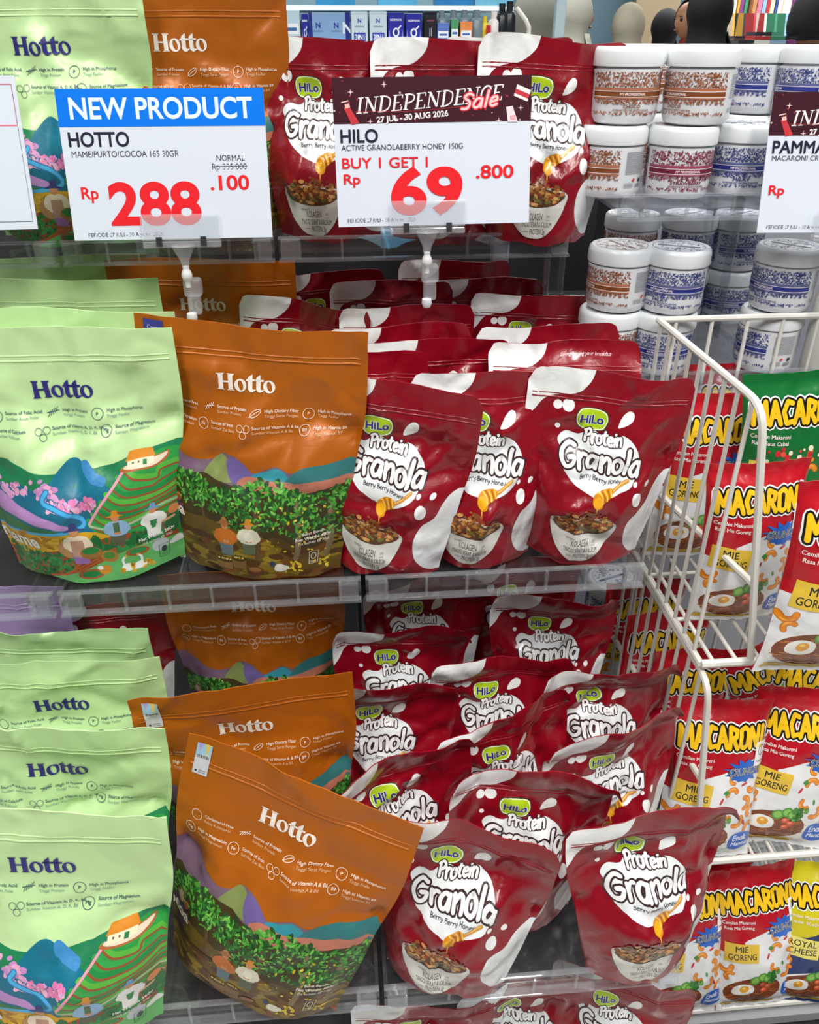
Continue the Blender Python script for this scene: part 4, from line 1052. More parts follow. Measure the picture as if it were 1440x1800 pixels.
# ------------------------------------------------------------------ screw-top jars
JR, JH = .0400, .0815
KZ = JH / .0930
JNX, JNY = 48, 12
def art_jar(c, c2, name):
    LW, LH = 2 * math.pi * JR, .052
    A = Art(LW, LH, JNX, JNY); rd = R_(len(name) * 7)
    def lace(x0, x1, y0, y1, n):
        for k in range(n):
            x, y = rd.uniform(x0, x1), rd.uniform(y0, y1)
            if k % 10 == 0: A.nxt()
            r = rd.uniform(.0007, .0020)
            A.ell(x, y, r, r * .42, rd.choice((c, c2)), rot=rd.uniform(0, 3.1), n=5, bump=False)
    X0, X1 = -.062, .052
    lace(X0, X1, .033, .050, 640); lace(X0, X1, .0135, .0195, 260); lace(X0, X1, .0008, .0045, 130); lace(-.087, -.068, .002, .050, 420)
    A.rect(X0, .0285, X1, .0325, c2); A.rect(X0, .0195, X1, .0215, c2)
    A.rect(X0, .0215, X1, .0288, 'E9E6E4'); A.rect(X0, .0222, X1, .0281, c)
    A.text('MY PROFESSIONAL', -.010, .0236, .0042, 'E8DCDC', bold=.02, width=.030)
    A.text(name, -.010, .0092, .0052, c, bold=.03, width=.004 * len(name))
    A.text('NOURISHING SOFT AND SMOOTH HAIR MASK', -.010, .0056, .0030, c, bold=.02, width=.044)
    for k in range(11): A.rect(.060, .047 - k * .0026, .090, .048 - k * .0026, '8C9098', bump=False)
    for k in range(9): A.rect(.098, .046 - k * .003, .120, .0466 - k * .003, '8C9098', bump=False)
    A.ell(.074, .013, .0022, .0022, 'C23A3A', n=8); A.rect(.083, .010, .088, .015, '2A2C33')
    for k in range(10): A.rect(.078 + k * .0011, .003, .0785 + k * .0011, .008, '2A2C33', bump=False)
    for k in range(5): A.rect(.060, .004 + k * .0012, .074, .0046 + k * .0012, '8C9098', bump=False)
    return A.bake()
JA = {'brown': art_jar('7A4420', 'A8684E', 'CHOCO'), 'maroon': art_jar('6A1A32', '93405A', 'STRAWBERRY'), 'blue': art_jar('26307E', '59608C', 'MILKY')}
LID = mat('white_jar_lid', 'DCE0E2', rough=.30, bump=.05, bscale=90)
JBODY = mat('white_jar_body', 'D6D8DC', rough=.28)
JLABEL = mat('jar_label_ink', 'FFFFFF', rough=.4, vcol=True)
def jar(label, kind, loc, rot):
    t = empty('cosmetic_jar', label, 'jar', loc, (0, 0, rot), 'white hair mask jars')
    R, H = JR, JH
    if not hasattr(jar, 'me'):
        bm = bmesh.new(); lathe(bm, [(0, .001), (R * .80, .001), (R * .90, .003), (R * .955, .009), (R * .97, .013), (R * .985, .066), (R * .93, .068), (R * .88, .070), (R * .88, .080), (0, .080)], 48); bmesh.ops.scale(bm, vec=(1, 1, KZ), verts=bm.verts)
        o = finish('jar_body', bm, JBODY); jar.me = o.data; bpy.data.objects.remove(o)
        bm = bmesh.new(); lathe(bm, [(R * .9, .070), (R * 1.03, .070), (R * 1.04, .072), (R * 1.035, .086), (R * 1.01, .0905), (R * .95, .093), (R * .90, .0925), (0, .0922)], 48); bmesh.ops.scale(bm, vec=(1, 1, KZ), verts=bm.verts)
        o = finish('lid', bm, LID); jar.lid = o.data; bpy.data.objects.remove(o)
    link('jar_body', jar.me, t); link('lid', jar.lid, t)
    art = JA[kind]
    key = 'lab_' + kind
    if not hasattr(jar, key):
        gx, gz = np.meshgrid(np.linspace(-math.pi, math.pi, JNX + 1), np.linspace(.0125 * KZ, .0655 * KZ, JNY + 1))
        a = gx.ravel() - math.pi / 2
        rr = R * .975 + (gz.ravel() - .0125) * .01
        G = np.stack([rr * np.cos(a), rr * np.sin(a), gz.ravel()], 1); N = np.stack([np.cos(a), np.sin(a), np.zeros_like(a)], 1)
        o = art.lay_on(G, N, 'label', JLABEL, None, off=.0004); setattr(jar, key, o.data); bpy.data.objects.remove(o)
        B = Art(.08, .08, 2, 2); rd = R_(9)
        cc, c2 = {'brown': ('8A5A40', 'A87A60'), 'maroon': ('7A2A42', 'A05A6E'), 'blue': ('4A5280', '7A80A8')}[kind]
        for k in range(110):
            r_, th = .031 * math.sqrt(rd.random()), rd.uniform(0, 6.28)
            if abs(r_ * math.sin(th)) < .007: continue
            B.ell(r_ * math.cos(th), .04 + r_ * math.sin(th), .0026, .0009, rd.choice((cc, c2)), rot=rd.uniform(0, 3), n=5, bump=k % 8 == 0)
        B.rect(-.026, .0375, .026, .0425, cc); B.text('MY PROFESSIONAL', 0, .0388, .0036, 'E8E8EC', bold=.02)
        B.stroke(ell(0, .04, .0325, .0325, 0, 28), .0008, c2, closed=True)
        B.bake(); gx, gy = np.meshgrid(np.linspace(-.04, .04, 3), np.linspace(-.04, .04, 3))
        G = np.stack([gx.ravel(), gy.ravel(), np.full(9, .0926 * KZ)], 1); N = np.tile(np.array([[0, 0, 1.0]]), (9, 1))
        o = B.lay_on(G, N, 'lid_label', JLABEL, None, off=.0001); setattr(jar, 'top_' + kind, o.data); bpy.data.objects.remove(o)
    link('label', getattr(jar, key), t); link('lid_label', getattr(jar, 'top_' + kind), t)
    return t
def jar_at(label, kind, px, py, zs, level=0, rot=0):
    """px,py = middle of the jar's foot"""
    p = on_z(px, py, zs + level * JH); jar(label, kind, p, math.radians(rot)); return p
def jar_stack(px, py, zs, kinds):
    p = on_z(px, py, zs)
    for k, (kind, rot, label, dx) in enumerate(kinds):
        jar(label, kind, (p.x + dx, p.y, zs + k * (JH + .0002)), math.radians(rot))
# upper tray, front row; each with what stands on it
jar_stack(1066, 343, R1, [('brown', -75, 'brown-labelled jar at the left end of the upper tray, side text showing', 0)])
jar_stack(1184, 345, R1, [('maroon', 12, 'maroon-labelled jar in the middle of the upper tray', 0)])
jar_stack(1288, 338, R1, [('blue', 0, 'blue-labelled jar in front on the upper tray, beside the right price card', 0)])
p1, p2 = on_z(1066, 343, R1), on_z(1184, 345, R1)
jar('brown-labelled jar stacked at the left of the upper tray, next to the granola pouch', 'brown', (p1.x + .010, p1.y + .004, R1 + JH), math.radians(10))
jar('brown-labelled jar stacked on the maroon one of the upper tray', 'brown', (p2.x + .012, p2.y + .002, R1 + JH), math.radians(-48))
jar_stack(1300, 312, R1, [('blue', 20, 'blue jar behind the front blue one on the upper tray', 0), ('blue', -80, 'blue jar with barcode side showing, second row of the upper tray', 0)])
jar_stack(1385, 322, R1, [('blue', 20, 'blue jar half hidden by the right price card, lower', 0), ('blue', -85, 'blue jar with barcode side showing, above the right price card', 0)])
jar_stack(1480, 330, R1, [('blue', 20, 'blue jar behind the right price card, lower one at the picture edge', 0), ('blue', -70, 'blue jar behind the right price card, upper one at the picture edge', 0)])
jar_stack(1110, 306, R1, [('brown', 20, 'brown jar in the second row of the upper tray, lower left', 0), ('brown', 0, 'brown jar in the second row of the upper tray, upper left', 0)])
jar_stack(1205, 308, R1, [('maroon', 20, 'maroon jar in the second row of the upper tray, lower', 0), ('brown', 0, 'brown jar in the second row of the upper tray, upper middle', 0)])
# lower tray
jar_stack(1062, 642, R2, [('brown', 0, 'brown jar at the foot of the left stack on the lower tray', 0), ('brown', -70, 'brown jar on top of the left stack on the lower tray', .004)])
jar_stack(1155, 646, R2, [('blue', -10, 'blue jar at the foot of the second stack, behind the basket corner', 0), ('blue', -28, 'blue jar on top of the second stack on the lower tray', .004)])
jar_stack(1338, 643, R2, [('blue', -100, 'blue jar at the foot of the right stack, barcode side showing', 0), ('blue', -50, 'blue jar on top of the right stack on the lower tray', .004)])
jar_stack(1090, 560, R2, [('brown', 0, 'brown jar in the second row of the lower tray, lower left', 0), ('brown', 10, 'brown jar in the second row of the lower tray, upper left', 0)])
jar_stack(1185, 560, R2, [('blue', 0, 'blue jar in the second row of the lower tray, lower middle', 0), ('blue', 30, 'shaded blue jar in the second row of the lower tray, upper middle', 0)])
jar_stack(1268, 560, R2, [('blue', 0, 'shaded blue jar behind the acrylic post, lower', 0), ('blue', 30, 'shaded blue jar behind the acrylic post, upper', 0)])
jar_at('blue jar low behind the wire basket, left of the red snack bags', 'blue', 1066, 1082, R3, 0, 20)
# tall white bottles at the right picture edge
BOT = mat('white_bottle_plastic', 'D4D4CE', rough=.35)
for (px, py, lb, h) in ((1445, 655, 'front', .150), (1475, 600, 'rear', .185)):
    p = on_z(px, py, R2)
    t = empty('lotion_bottle', 'tall white lotion bottle at the right picture edge, %s one' % lb, 'bottle', p, group='white lotion bottles')
    bm = bmesh.new(); lathe(bm, [(0, 0), (.028, 0), (.031, .004), (.031, h * .68), (.026, h * .78), (.012, h * .83), (.012, h * .86), (0, h * .86)], 28); finish('bottle_body', bm, BOT, t)
    bm = bmesh.new(); lathe(bm, [(.0, h * .84), (.014, h * .84), (.014, h), (.012, h * 1.01), (0, h * 1.01)], 24); finish('cap', bm, LID, t)
    boxo('bottle_label', (0, -.0305, h * .35), (.022, .002, .03), mat('bottle_label_paper', 'C8C4B8', rough=.5), t)
# ------------------------------------------------------------------ pillow-shaped macaroni bags
MW, MH, MNX, MNY = .130, .205, 22, 32
SW, SH = .138, .236
def macaroni(A, x, y, r, rot, col='E58A1E'):
    pts = [(x + r * math.cos(rot + t), y + r * math.sin(rot + t)) for t in (0, .7, 1.4, 2.1, 2.8)]
    A.stroke(pts, r * .95, 'C06A12'); A.stroke(pts, r * .72, col); 
    A.stroke([(p[0] * .5 + (x + r * 1.25 * math.cos(rot + t)) * .5, p[1] * .5 + (y + r * 1.25 * math.sin(rot + t)) * .5) for p, t in zip(pts[1:4], (.7, 1.4, 2.1))], r * .16, 'F6B858')
def art_snack(kind):
    A = Art(MW, MH, MNX, MNY); rd = R_(3)
    if kind == 'red': top, box_, low = 'B80F1E', 'E0BC3A', 'E2E4E6'
    elif kind == 'green': top, box_, low = '0F6E32', 'D8BC48', '0F6E32'
    elif kind == 'yellow': top, box_, low = 'D8CC1E', 'E8DC70', '1E3468'
    else: top, box_, low = 'A6B81C', 'E8DC70', 'E2E4E6'
    A.rect(-.065, .196, .065, .206, top); 
    for k in range(4): A.stroke([(-.065, .1975 + k * .002), (.065, .1975 + k * .002)], .0005, {'red': '8E0A18', 'green': '0A4E24'}.get(kind, 'B8AC18'), curve=False)
    if kind != 'green':
        A.poly([(-.066, .0), (.066, .0), (.066, .142), (.040, .136), (.0, .122), (-.030, .112), (-.066, .108)], low)
        if kind == 'red': A.poly([(-.066, .108), (-.030, .112), (-.026, .100), (-.066, .096)], top)
    # falling macaroni
    for (x, y, r, a) in ((.052, .104, .0080, 3.6), (.020, .096, .0070, .4), (.040, .082, .0075, 5.0), (.056, .068, .0070, 1.2), (.018, .070, .0065, 2.5), (.034, .058, .0075, 4.2), (-.056, .076, .0075, 3.5), (.056, .044, .0065, .5), (.020, .116, .0055, 2.0), (-.050, .060, .0060, 1.0)):
        macaroni(A, x, y, r, a)
    for (x, y, a) in ((.036, .108, .3), (.006, .088, 1.2), (.046, .054, 2.0)):
        A.ell(x, y, .0050, .0018, 'C2242C', rot=a, n=8)
    for (x, y) in ((.010, .100), (.012, .098), (.030, .072), (.060, .090)):
        A.ell(x, y, .0040, .0020, '3E8A34', rot=x * 60, n=6)
    # bowl of noodles
    A.ell(-.016, .032, .048, .027, 'E9E9E6', n=22); A.ell(-.016, .034, .043, .0225, '7A3A1C', n=22)
    for k in range(44):
        a, q = rd.uniform(0, 6.28), math.sqrt(rd.random()); x, y = -.016 + .040 * q * math.cos(a), .033 + .020 * q * math.sin(a)
        A.stroke([(x - .006, y), (x, y + rd.uniform(-.003, .004)), (x + .006, y)], .0011, rd.choice(('A85A28', 'C47A34', '8A4420', 'B86A2C')), cap=False)
    for (x, y) in ((-.014, .052), (-.002, .056), (.006, .053)): A.ell(x, y, .0085, .0075, '4E9A34', n=9); A.ell(x, y, .0060, .0050, '8CC45A', n=9)
    scatter(A, rd, lambda q: (q.uniform(.006, .024), q.uniform(.046, .062)), 22, ['3E8A34', '6AB04A', '2C6E2A'], .003, .005, .7, sides=6)
    for (x, y) in ((-.002, .044), (.006, .040), (.000, .034)): A.ell(x, y, .0055, .0042, 'D8502E', n=9); A.ell(x - .001, y + .001, .0030, .0020, 'F0906A', n=7)
    A.blob([(-.046, .032), (-.030, .028), (-.016, .032), (-.018, .044), (-.034, .048), (-.046, .042)], 'F2F0EA'); A.ell(-.030, .039, .0072, .0060, 'E8A024', n=10); A.ell(-.031, .041, .0030, .0020, 'F8D880', n=7)
    A.poly([(-.060, .006), (.020, .004), (.022, .012), (-.058, .014)], 'C8A42C')
    # badge
    if kind in ('red', 'lime'):
        A.blob([(.030, .018), (.044, .013), (.060, .018), (.062, .034), (.048, .040), (.032, .036)], '1D5FC0')
        brush(A, 'Enak', .045, .0275, .0085, .0013, 'E8ECF4', width=.020); brush(A, 'Mantul', .046, .0185, .0080, .0013, 'E8ECF4', width=.024) if False else A.text('Mantul', .046, .0195, .0080, 'E8ECF4', bold=.02, shear=.2, width=.024)
        # burst
        pts = []
        for k in range(26):
            t = 2 * math.pi * k / 26; r = (.030 if k % 2 == 0 else .020) * (1 + .15 * math.sin(k * 2.7)); pts.append((.034 + r * math.cos(t), .125 + r * .52 * math.sin(t)))
        A.poly(pts, '1D5FC0')
        A.text('CRUNCH!', .034, .1205, .0125, '14161E', bold=.07, width=.050, xs=1); A.text('CRUNCH!', .034, .1205, .0125, 'EEF2F8', bold=.028, width=.047)
        A.text('CRUNCH!', .034, .1205, .0125, '14161E', bold=.0, width=.046)
    # flavour box
    A.poly([(-.058, .084), (-.010, .080), (-.008, .108), (-.056, .113)], box_)
    a, b = {'red': ('MIE', 'GORENG'), 'green': ('HOT', 'CHILI'), 'yellow': ('ROYAL', 'CHEESE'), 'lime': ('MIE', 'GORENG')}[kind]
    A.text(a, -.034, .0985, .0125, '1C1A18', bold=.012, rot=-.03); A.text(b, -.033, .0865, .0125, '1C1A18', bold=.012, rot=-.03, width=.040)
    A.text('Cemilan Makaroni', -.034, .1375, .0062, 'F2E8E4', bold=.01, rot=-.05, width=.046)
    A.text({'red': 'Rasa Mie Goreng', 'green': 'Rasa Saus Cabai', 'yellow': 'Rasa Keju', 'lime': 'Rasa Spesial'}[kind], -.034, .1300, .0062, 'F2E8E4', bold=.01, rot=-.05, width=.042)
    if kind == 'green': scatter(A, rd, lambda q: (q.uniform(-.05, .05), q.uniform(.112, .126)), 16, ['C2242C', 'D8503A', 'E8E4C8'], .0016, .0042, .9, sides=8)
    # the big name
    for w, c in ((.0128, 'F0F0EE'), (.0098, '15120E')): brush(A, 'MACARONI', 0, .1530, .0250, w, c, width=.112, rise=-.004, curve=False, glyphset=BLK)
    brush(A, 'MACARONI', 0, .1530, .0250, .0052, 'F0C01E', width=.112, rise=-.004, curve=False, glyphset=BLK)
    if kind == 'red':
        A.rect(.046, .128, .064, .158, 'F0F0F0'); A.stroke(ell(.055, .147, .0045, .0060, 0, 10), .0009, '4A4A6A', closed=True); A.stroke([(.055, .140), (.055, .154)], .0009, '4A4A6A', curve=False); A.text('HALAL', .055, .1325, .0042, '2A2A34', bold=.02)
    return A.bake()
SA = {k: art_snack(k) for k in ('red', 'green', 'yellow', 'lime')}
SF = {'red': mat('red_snack_film', 'B01020', rough=.24, bump=.3, bscale=60, coat=.4, crinkle=.6), 'green': mat('green_snack_film', '0F6A30', rough=.24, bump=.3, bscale=60, coat=.4, crinkle=.6),
      'yellow': mat('yellow_snack_film', 'CFC21E', rough=.24, bump=.3, bscale=60, coat=.4, crinkle=.6), 'lime': mat('lime_snack_film', 'A2B41C', rough=.24, bump=.3, bscale=60, coat=.4, crinkle=.6)}
SB = mat('silver_snack_film', 'B8BABE', rough=.3, metal=.5, bump=.3, bscale=60)
SI = mat('printed_snack_film', 'FFFFFF', rough=.24, bump=.3, bscale=60, coat=.35, vcol=True, crinkle=.6)
def snack(kind, label, top, zs, yaw=0, roll=0, pitch=0, seed=0, lift=0.0, full=1.0, sc=1.0):
    rd = R_(seed + 700); nx, ny = MNX, MNY
    uu, vv = np.meshgrid(np.linspace(-1, 1, nx + 1), np.linspace(0, 1, ny + 1)); u, v = uu.ravel(), vv.ravel()
    T = .026 * full * np.sin(np.clip((v - .03) / .91, 0, 1) * math.pi) ** .55 + .0005
    prof = np.clip(1 - np.abs(u) ** 2.4, 0, 1) ** .62
    prof = np.where((v < .035) | (v > .95), 0.0, prof)
    env = prof * sst(.02, .12, v) * (1 - sst(.86, .96, v))
    x = sc * u * SW / 2 * (1 - .09 * np.sin(np.clip(v, 0, 1) * math.pi) ** .7)
    sh = .004 * np.sin(u * 3 + rd.uniform(0, 6)) * (sst(.75, 1, v) + 1 - sst(0, .2, v)) + .0012 * np.sin(u * 22 + rd.uniform(0, 6)) * (sst(.86, 1, v) + 1 - sst(0, .12, v))
    yf = -T * prof - crumple(rd, 22, .003, u, v) * env + sh; yb = np.maximum(T * prof + sh, yf + .0008)
    z = sc * v * SH
    F = np.stack([x, yf, z], 1); B = np.stack([x, yb, z], 1)
    Rm = Euler((math.radians(-pitch), math.radians(roll), math.radians(yaw)), 'XYZ').to_matrix()
    zmin = (np.concatenate([F, B]) @ np.array(Rm).T)[:, 2].min(); up = Rm @ Vector((0, 0, SH * sc))
    loc = on_z(top[0], top[1], zs + lift - zmin + up.z) - up
    t = empty('snack_bag', label, 'snack bag', loc, Rm.to_euler(), {'red': 'red macaroni snack bags', 'green': 'green macaroni snack bags', 'yellow': 'yellow macaroni snack bags', 'lime': 'lime macaroni snack bags'}[kind])
    me = body_mesh(F, B, nx, ny, 'film_body')
    idx = np.zeros(len(me.polygons), np.int32); idx[2 * nx * ny:4 * nx * ny] = 1
    me.polygons.foreach_set('material_index', idx)
    link('film_body', me, t, [SF[kind], SB]); seed_attr(me, seed * 2.9)
    seed_attr(SA[kind].lay_on(F, grid_normals(F, nx, ny), 'front_print', SI, t).data, seed * 2.9)
    return t
# upper basket
snack('red', 'red macaroni bag hanging over the front rail of the upper basket', (1338, 812), B1, yaw=0, roll=-2, pitch=3, seed=1, sc=.90, lift=.006)
snack('red', 'red macaroni bag behind the basket wires, flavour box showing', (1268, 690), B1, yaw=2, roll=1, pitch=2, seed=2, lift=.012, full=.8)
snack('red', 'red macaroni bag at the back of the upper basket, upper left', (1262, 640), B1, yaw=0, roll=2, pitch=6, seed=3, lift=.010, full=.7)
snack('green', 'green macaroni bag standing behind the other green one, upper basket', (1408, 652), B1, yaw=-3, roll=-4, pitch=4, seed=4, lift=.05, full=.8)
snack('green', 'green macaroni bag in front of the other green one, upper basket', (1458, 706), B1, yaw=-3, roll=3, pitch=6, seed=5, lift=.01, full=.8)
snack('red', 'red macaroni bag at the right picture edge in the upper basket', (1518, 845), B1, yaw=3, roll=2, pitch=4, seed=6, lift=.006)
#snack('red', 'red macaroni bag lying behind the middle rail of the upper basket', (1200, 770), B1, yaw=14, roll=6, pitch=10, seed=7, lift=.006, full=.7)
snack('lime', 'yellow-green macaroni bag at the back right of the upper basket', (1490, 640), B1, yaw=0, roll=0, pitch=4, seed=8, lift=.010, full=.7)
# second basket
snack('red', 'red macaroni bag at the left of the second basket, burst badge showing', (1272, 1228), B2, yaw=-2, roll=3, pitch=14, seed=11, lift=.004)
snack('red', 'red macaroni bag in front right of the second basket, flavour box showing', (1424, 1212), B2, yaw=-8, roll=4, pitch=14, seed=12, lift=.004)
snack('red', 'red macaroni bag behind the left one in the second basket', (1232, 1142), B2, yaw=2, roll=3, pitch=4, seed=13, lift=.004, full=.7)
snack('red', 'red macaroni bag tipped sideways at the back of the second basket', (1335, 1128), B2, yaw=6, roll=-24, pitch=4, seed=14, lift=.010, full=.7)
snack('lime', 'yellow-green macaroni bag at the back right of the second basket', (1455, 1138), B2, yaw=-6, roll=8, pitch=4, seed=15, lift=.004, full=.8)
snack('red', 'dark red macaroni bag deep inside the second basket, upper one behind the wires', (1140, 1020), B2, yaw=4, roll=3, pitch=2, seed=16, lift=.004, full=.7)
snack('red', 'dark red macaroni bag deep inside the second basket, behind the wire side', (1180, 1075), B2, yaw=4, roll=3, pitch=4, seed=17, lift=.004, full=.7)
# third basket
snack('red', 'red macaroni bag at the left end of the third basket', (1206, 1535), B3, yaw=2, roll=2, pitch=20, seed=21, lift=.004)
snack('red', 'red macaroni bag in the middle of the third basket, flavour box showing', (1322, 1522), B3, yaw=4, roll=-4, pitch=20, seed=22, lift=.004)
snack('yellow', 'yellow and navy macaroni bag at the right end of the third basket', (1450, 1516), B3, yaw=-3, roll=2, pitch=20, seed=23, lift=.004)
snack('red', 'red macaroni bag in the second row of the third basket', (1255, 1508), B3, yaw=0, roll=0, pitch=2, seed=24, lift=.004, full=.7)

# ------------------------------------------------------------------ white wire baskets
def basket(label, xl, xr, yf, yb, z0, z1, nside, nback, front_h=.06, midz=None, slant=.06):
    t = empty('wire_basket', label, 'basket', (xl, yf, z0), group='white wire baskets')
    r0, r1 = .0042, .0026
    T = lambda name, pts, r=r1, seg=8: tubeo(name, [(a - xl, b - yf, c - z0) for a, b, c in pts], r, WIRE, t, seg)
    # top frame: from the back left corner down the left rail and round into the front post
    top = [(xl, yb, z1)] + bend((xl, yb, z1), (xl + .004, yf, z1), (xl + slant, yf, z0), .03) + [(xl + slant, yf, z0)]
    T('side_rail', top, r0)
    T('back_rail', [(xl, yb, z1), (xr, yb, z1)], r0)
    T('floor_rail', [(xl, yb, z0), (xl, yf, z0)], r0); T('floor_rail', [(xl, yf, z0), (xr, yf, z0)], r0 * 1.25); T('floor_rail', [(xl, yb, z0), (xr, yb, z0)], r1)
    if midz: T('middle_rail', [(xl, yb, midz), (xl + .004 + (slant - .004) * (z1 - midz) / (z1 - z0), yf, midz)], r0)
    for k in range(nside):
        f = (k + .3) / nside; y = yb + (yf - yb) * f
        T('side_wire', [(xl, y, z0 + .002), (xl + .004 * f, y, z1)])
    for k in range(nback):
        x = xl + (xr - xl) * (k + .5) / nback
        T('back_wire', [(x, yb, z0), (x, yb, z1)])
    nf = int((xr - xl) / .028)
    for k in range(nf):
        x = xl + (xr - xl) * (k + .5) / nf
        T('floor_wire', [(x, yb, z0 + .003), (x, yf, z0 + .003)])
    for f in (.35, .7):
        y = yb + (yf - yb) * f; T('floor_rail', [(xl, y, z0), (xr, y, z0)], r1)
    return t
pa = on_z(1343, 715, CAM_H - .315)
XL = pa.x - .004
basket('white wire basket, upper one holding the red and green bags', XL, XL + .62, pa.y, pa.y + .285, B1, CAM_H - .315, 9, 13, midz=CAM_H - .53)
basket('white wire basket, second one under the upper basket', XL, XL + .62, pa.y - .02, pa.y + .27, B2, B1 - .012, 9, 13, midz=B2 + .16, slant=.045)
basket('white wire basket, lowest one at the bottom right', XL - .03, XL + .62, pa.y - .04, pa.y + .25, B3, B3 + .10, 9, 13, slant=.02)
struct('trim_3', (XL + .30, pa.y + .12, B3 - .03), (.66, .34, .02), mat('light_grey_deck', 'A9ACAE', rough=.5, vary=.1, bscale=8))
# ------------------------------------------------------------------ the shop behind: cosmetics shelf, visitors, bookshop
CARD = mat('carton_print', 'FFFFFF', rough=.35, vcol=True)
def front_print(A, w, h, parent, yoff, name='front_print', m=None):
    A.bake(); gx, gz = np.meshgrid(np.linspace(-w / 2, w / 2, 3), np.linspace(0, h, 3))
    G = np.stack([gx.ravel(), np.full(9, yoff), gz.ravel()], 1); N = np.tile(np.array([[0, -1.0, 0]]), (9, 1))
    return A.lay_on(G, N, name, m or CARD, parent, off=.0006, step=2e-5)
YB = 2.6
def at_b(px, py, y=YB): return on_y(px, py, y)
zc = at_b(600, 78).z            # shelf board height
WS = mat('white_shelf_board', 'D8E2E8', rough=.4)
xa, xb = at_b(380, 78).x, at_b(905, 78).x
tag(boxo('cosmetics_shelf_board', ((xa + xb) / 2, YB + .14, zc - .012), (xb - xa, .36, .02), WS, bevel=.002), 'white shelf board under the blue and white cartons', 'shelf')
zu = at_b(600, 14, YB + .05).z
t = empty('lit_shelf', 'upper shelf with a glowing cyan edge above the cartons', 'shelf', ((xa + xb) / 2, YB + .20, zu))
boxo('shelf_board', (0, 0, 0), (xb - xa, .3, .012), WS, t); boxo('light_strip', (0, -.152, -.001), (xb - xa, .006, .008), mat('cool_led_strip', 'CFEFFF', rough=.5, emit=2.2), t)
bk = tag(boxo('cosmetics_back_panel', ((xa + xb) / 2, YB + .40, 1.2), (xb - xa, .03, 2.4), mat('pale_blue_panel', '8FB4C4', rough=.4, vary=.15, bscale=6)), 'pale blue back panel behind the cosmetics cartons', 'back panel')
GC = 'cartons on the cosmetics shelf'
def carton(label, x0, x1, ytop, kind, y=YB, dep=.06):
    a, b = at_b(x0, 78, y), at_b(x1, 78, y); w = b.x - a.x; h = at_b((x0 + x1) / 2, ytop, y).z - zc
    if kind in ('n',): cb = 'C4D6E0'
    elif kind == 'navy': cb = '23289A'
    elif kind == 'wide': cb = '7FA4CC'
    elif kind == 'black': cb = '1A1A24'
    else: cb = kind
    t = empty('carton', label, 'carton', ((a.x + b.x) / 2, y, zc), (0, 0, 0), GC)
    boxo('box', (0, dep / 2, h / 2), (w - .002, dep, h), mat('carton_' + cb, cb, rough=.35), t, bevel=.001)
    A = Art(w, h, 2, 2); A.rect(-w * .4, h * .96, w * .4, h * .965, cb)
    if kind == 'n':
        A.text('N', 0, h * .66, h * .18, '2A3A9A', bold=.03); A.text('NORMAVA', 0, h * .52, h * .07, '5A6A90'); A.rect(-w * .34, h * .10, w * .34, h * .36, '3A48B0'); A.text('3IN1', 0, h * .15, h * .22, 'E8EEF8', bold=.03, width=w * .55)
    elif kind == 'navy':
        A.text('NORMAVA', 0, h * .74, h * .10, 'E0E4F4', bold=.02, width=w * .7); A.stroke(ell(0, h * .38, w * .16, h * .12, 0, 12), w * .09, 'E8ECF8', closed=True); A.stroke([(w * .1, h * .48), (w * .28, h * .58)], w * .08, 'E8ECF8', curve=False)
        A.poly([(w * .3, 0), (w * .46, 0), (w * .40, h * .5)], '8A90E0'); A.poly([(-w * .3, 0), (-w * .46, 0), (-w * .40, h * .5)], '8A90E0')
    elif kind == 'wide':
        A.text('N', -w * .28, h * .52, h * .24, '2A3A9A', bold=.03); A.text('N', w * .16, h * .52, h * .24, '2A3A9A', bold=.03); A.rect(-w * .5, 0, -w * .42, h, '1C2A80'); A.rect(w * .38, 0, w * .5, h, '1C2A80'); A.text('N', w * .43, h * .35, h * .5, 'D8E4F0', bold=.03)
        A.text('NORMAVA', -w * .28, h * .40, h * .07, '4A5A90'); A.text('NORMAVA', w * .16, h * .40, h * .07, '4A5A90')
    elif kind == 'black':
        A.text('serum', 0, h * .7, h * .10, 'A05070', bold=.02); A.rect(-w * .08, h * .25, -w * .02, h * .5, '9A9AA4'); A.rect(w * .04, h * .25, w * .1, h * .5, '9A9AA4')
    else:
        A.rect(-w * .4, h * .30, w * .4, h * .62, 'E8EEF2'); A.rect(-w * .3, h * .40, w * .3, h * .50, '4A6AB0')
    front_print(A, w, h, t, 0.0)
carton('wide pale blue carton with navy ends, left on the cosmetics shelf', 545, 617, 22, 'wide')
carton('white carton with a blue panel, first of the two pale ones', 618, 648, 20, 'n'); carton('white carton with a blue panel, second of the two pale ones', 650, 681, 20, 'n')
carton('navy carton with a white ring, left one', 682, 711, 22, 'navy'); carton('navy carton with a white ring, right one', 713, 742, 24, 'navy')
carton('black carton beside the navy ones on the cosmetics shelf', 745, 768, 20, 'black')
carton('tall navy and white carton at the left of the wide pale blue one', 532, 544, 24, 'navy')
carton('pale carton with a cream lid at the left end of the cosmetics shelf', 498, 530, 18, 'B8D0DC')
carton('small carton with a blue lid beside the grey bottles', 768, 790, 40, '5A78C0'); carton('small carton with a green lid beside the grey bottles', 792, 806, 34, '4A9A6A'); carton('small carton with an orange lid beside the grey bottles', 808, 830, 38, 'E08A4A')
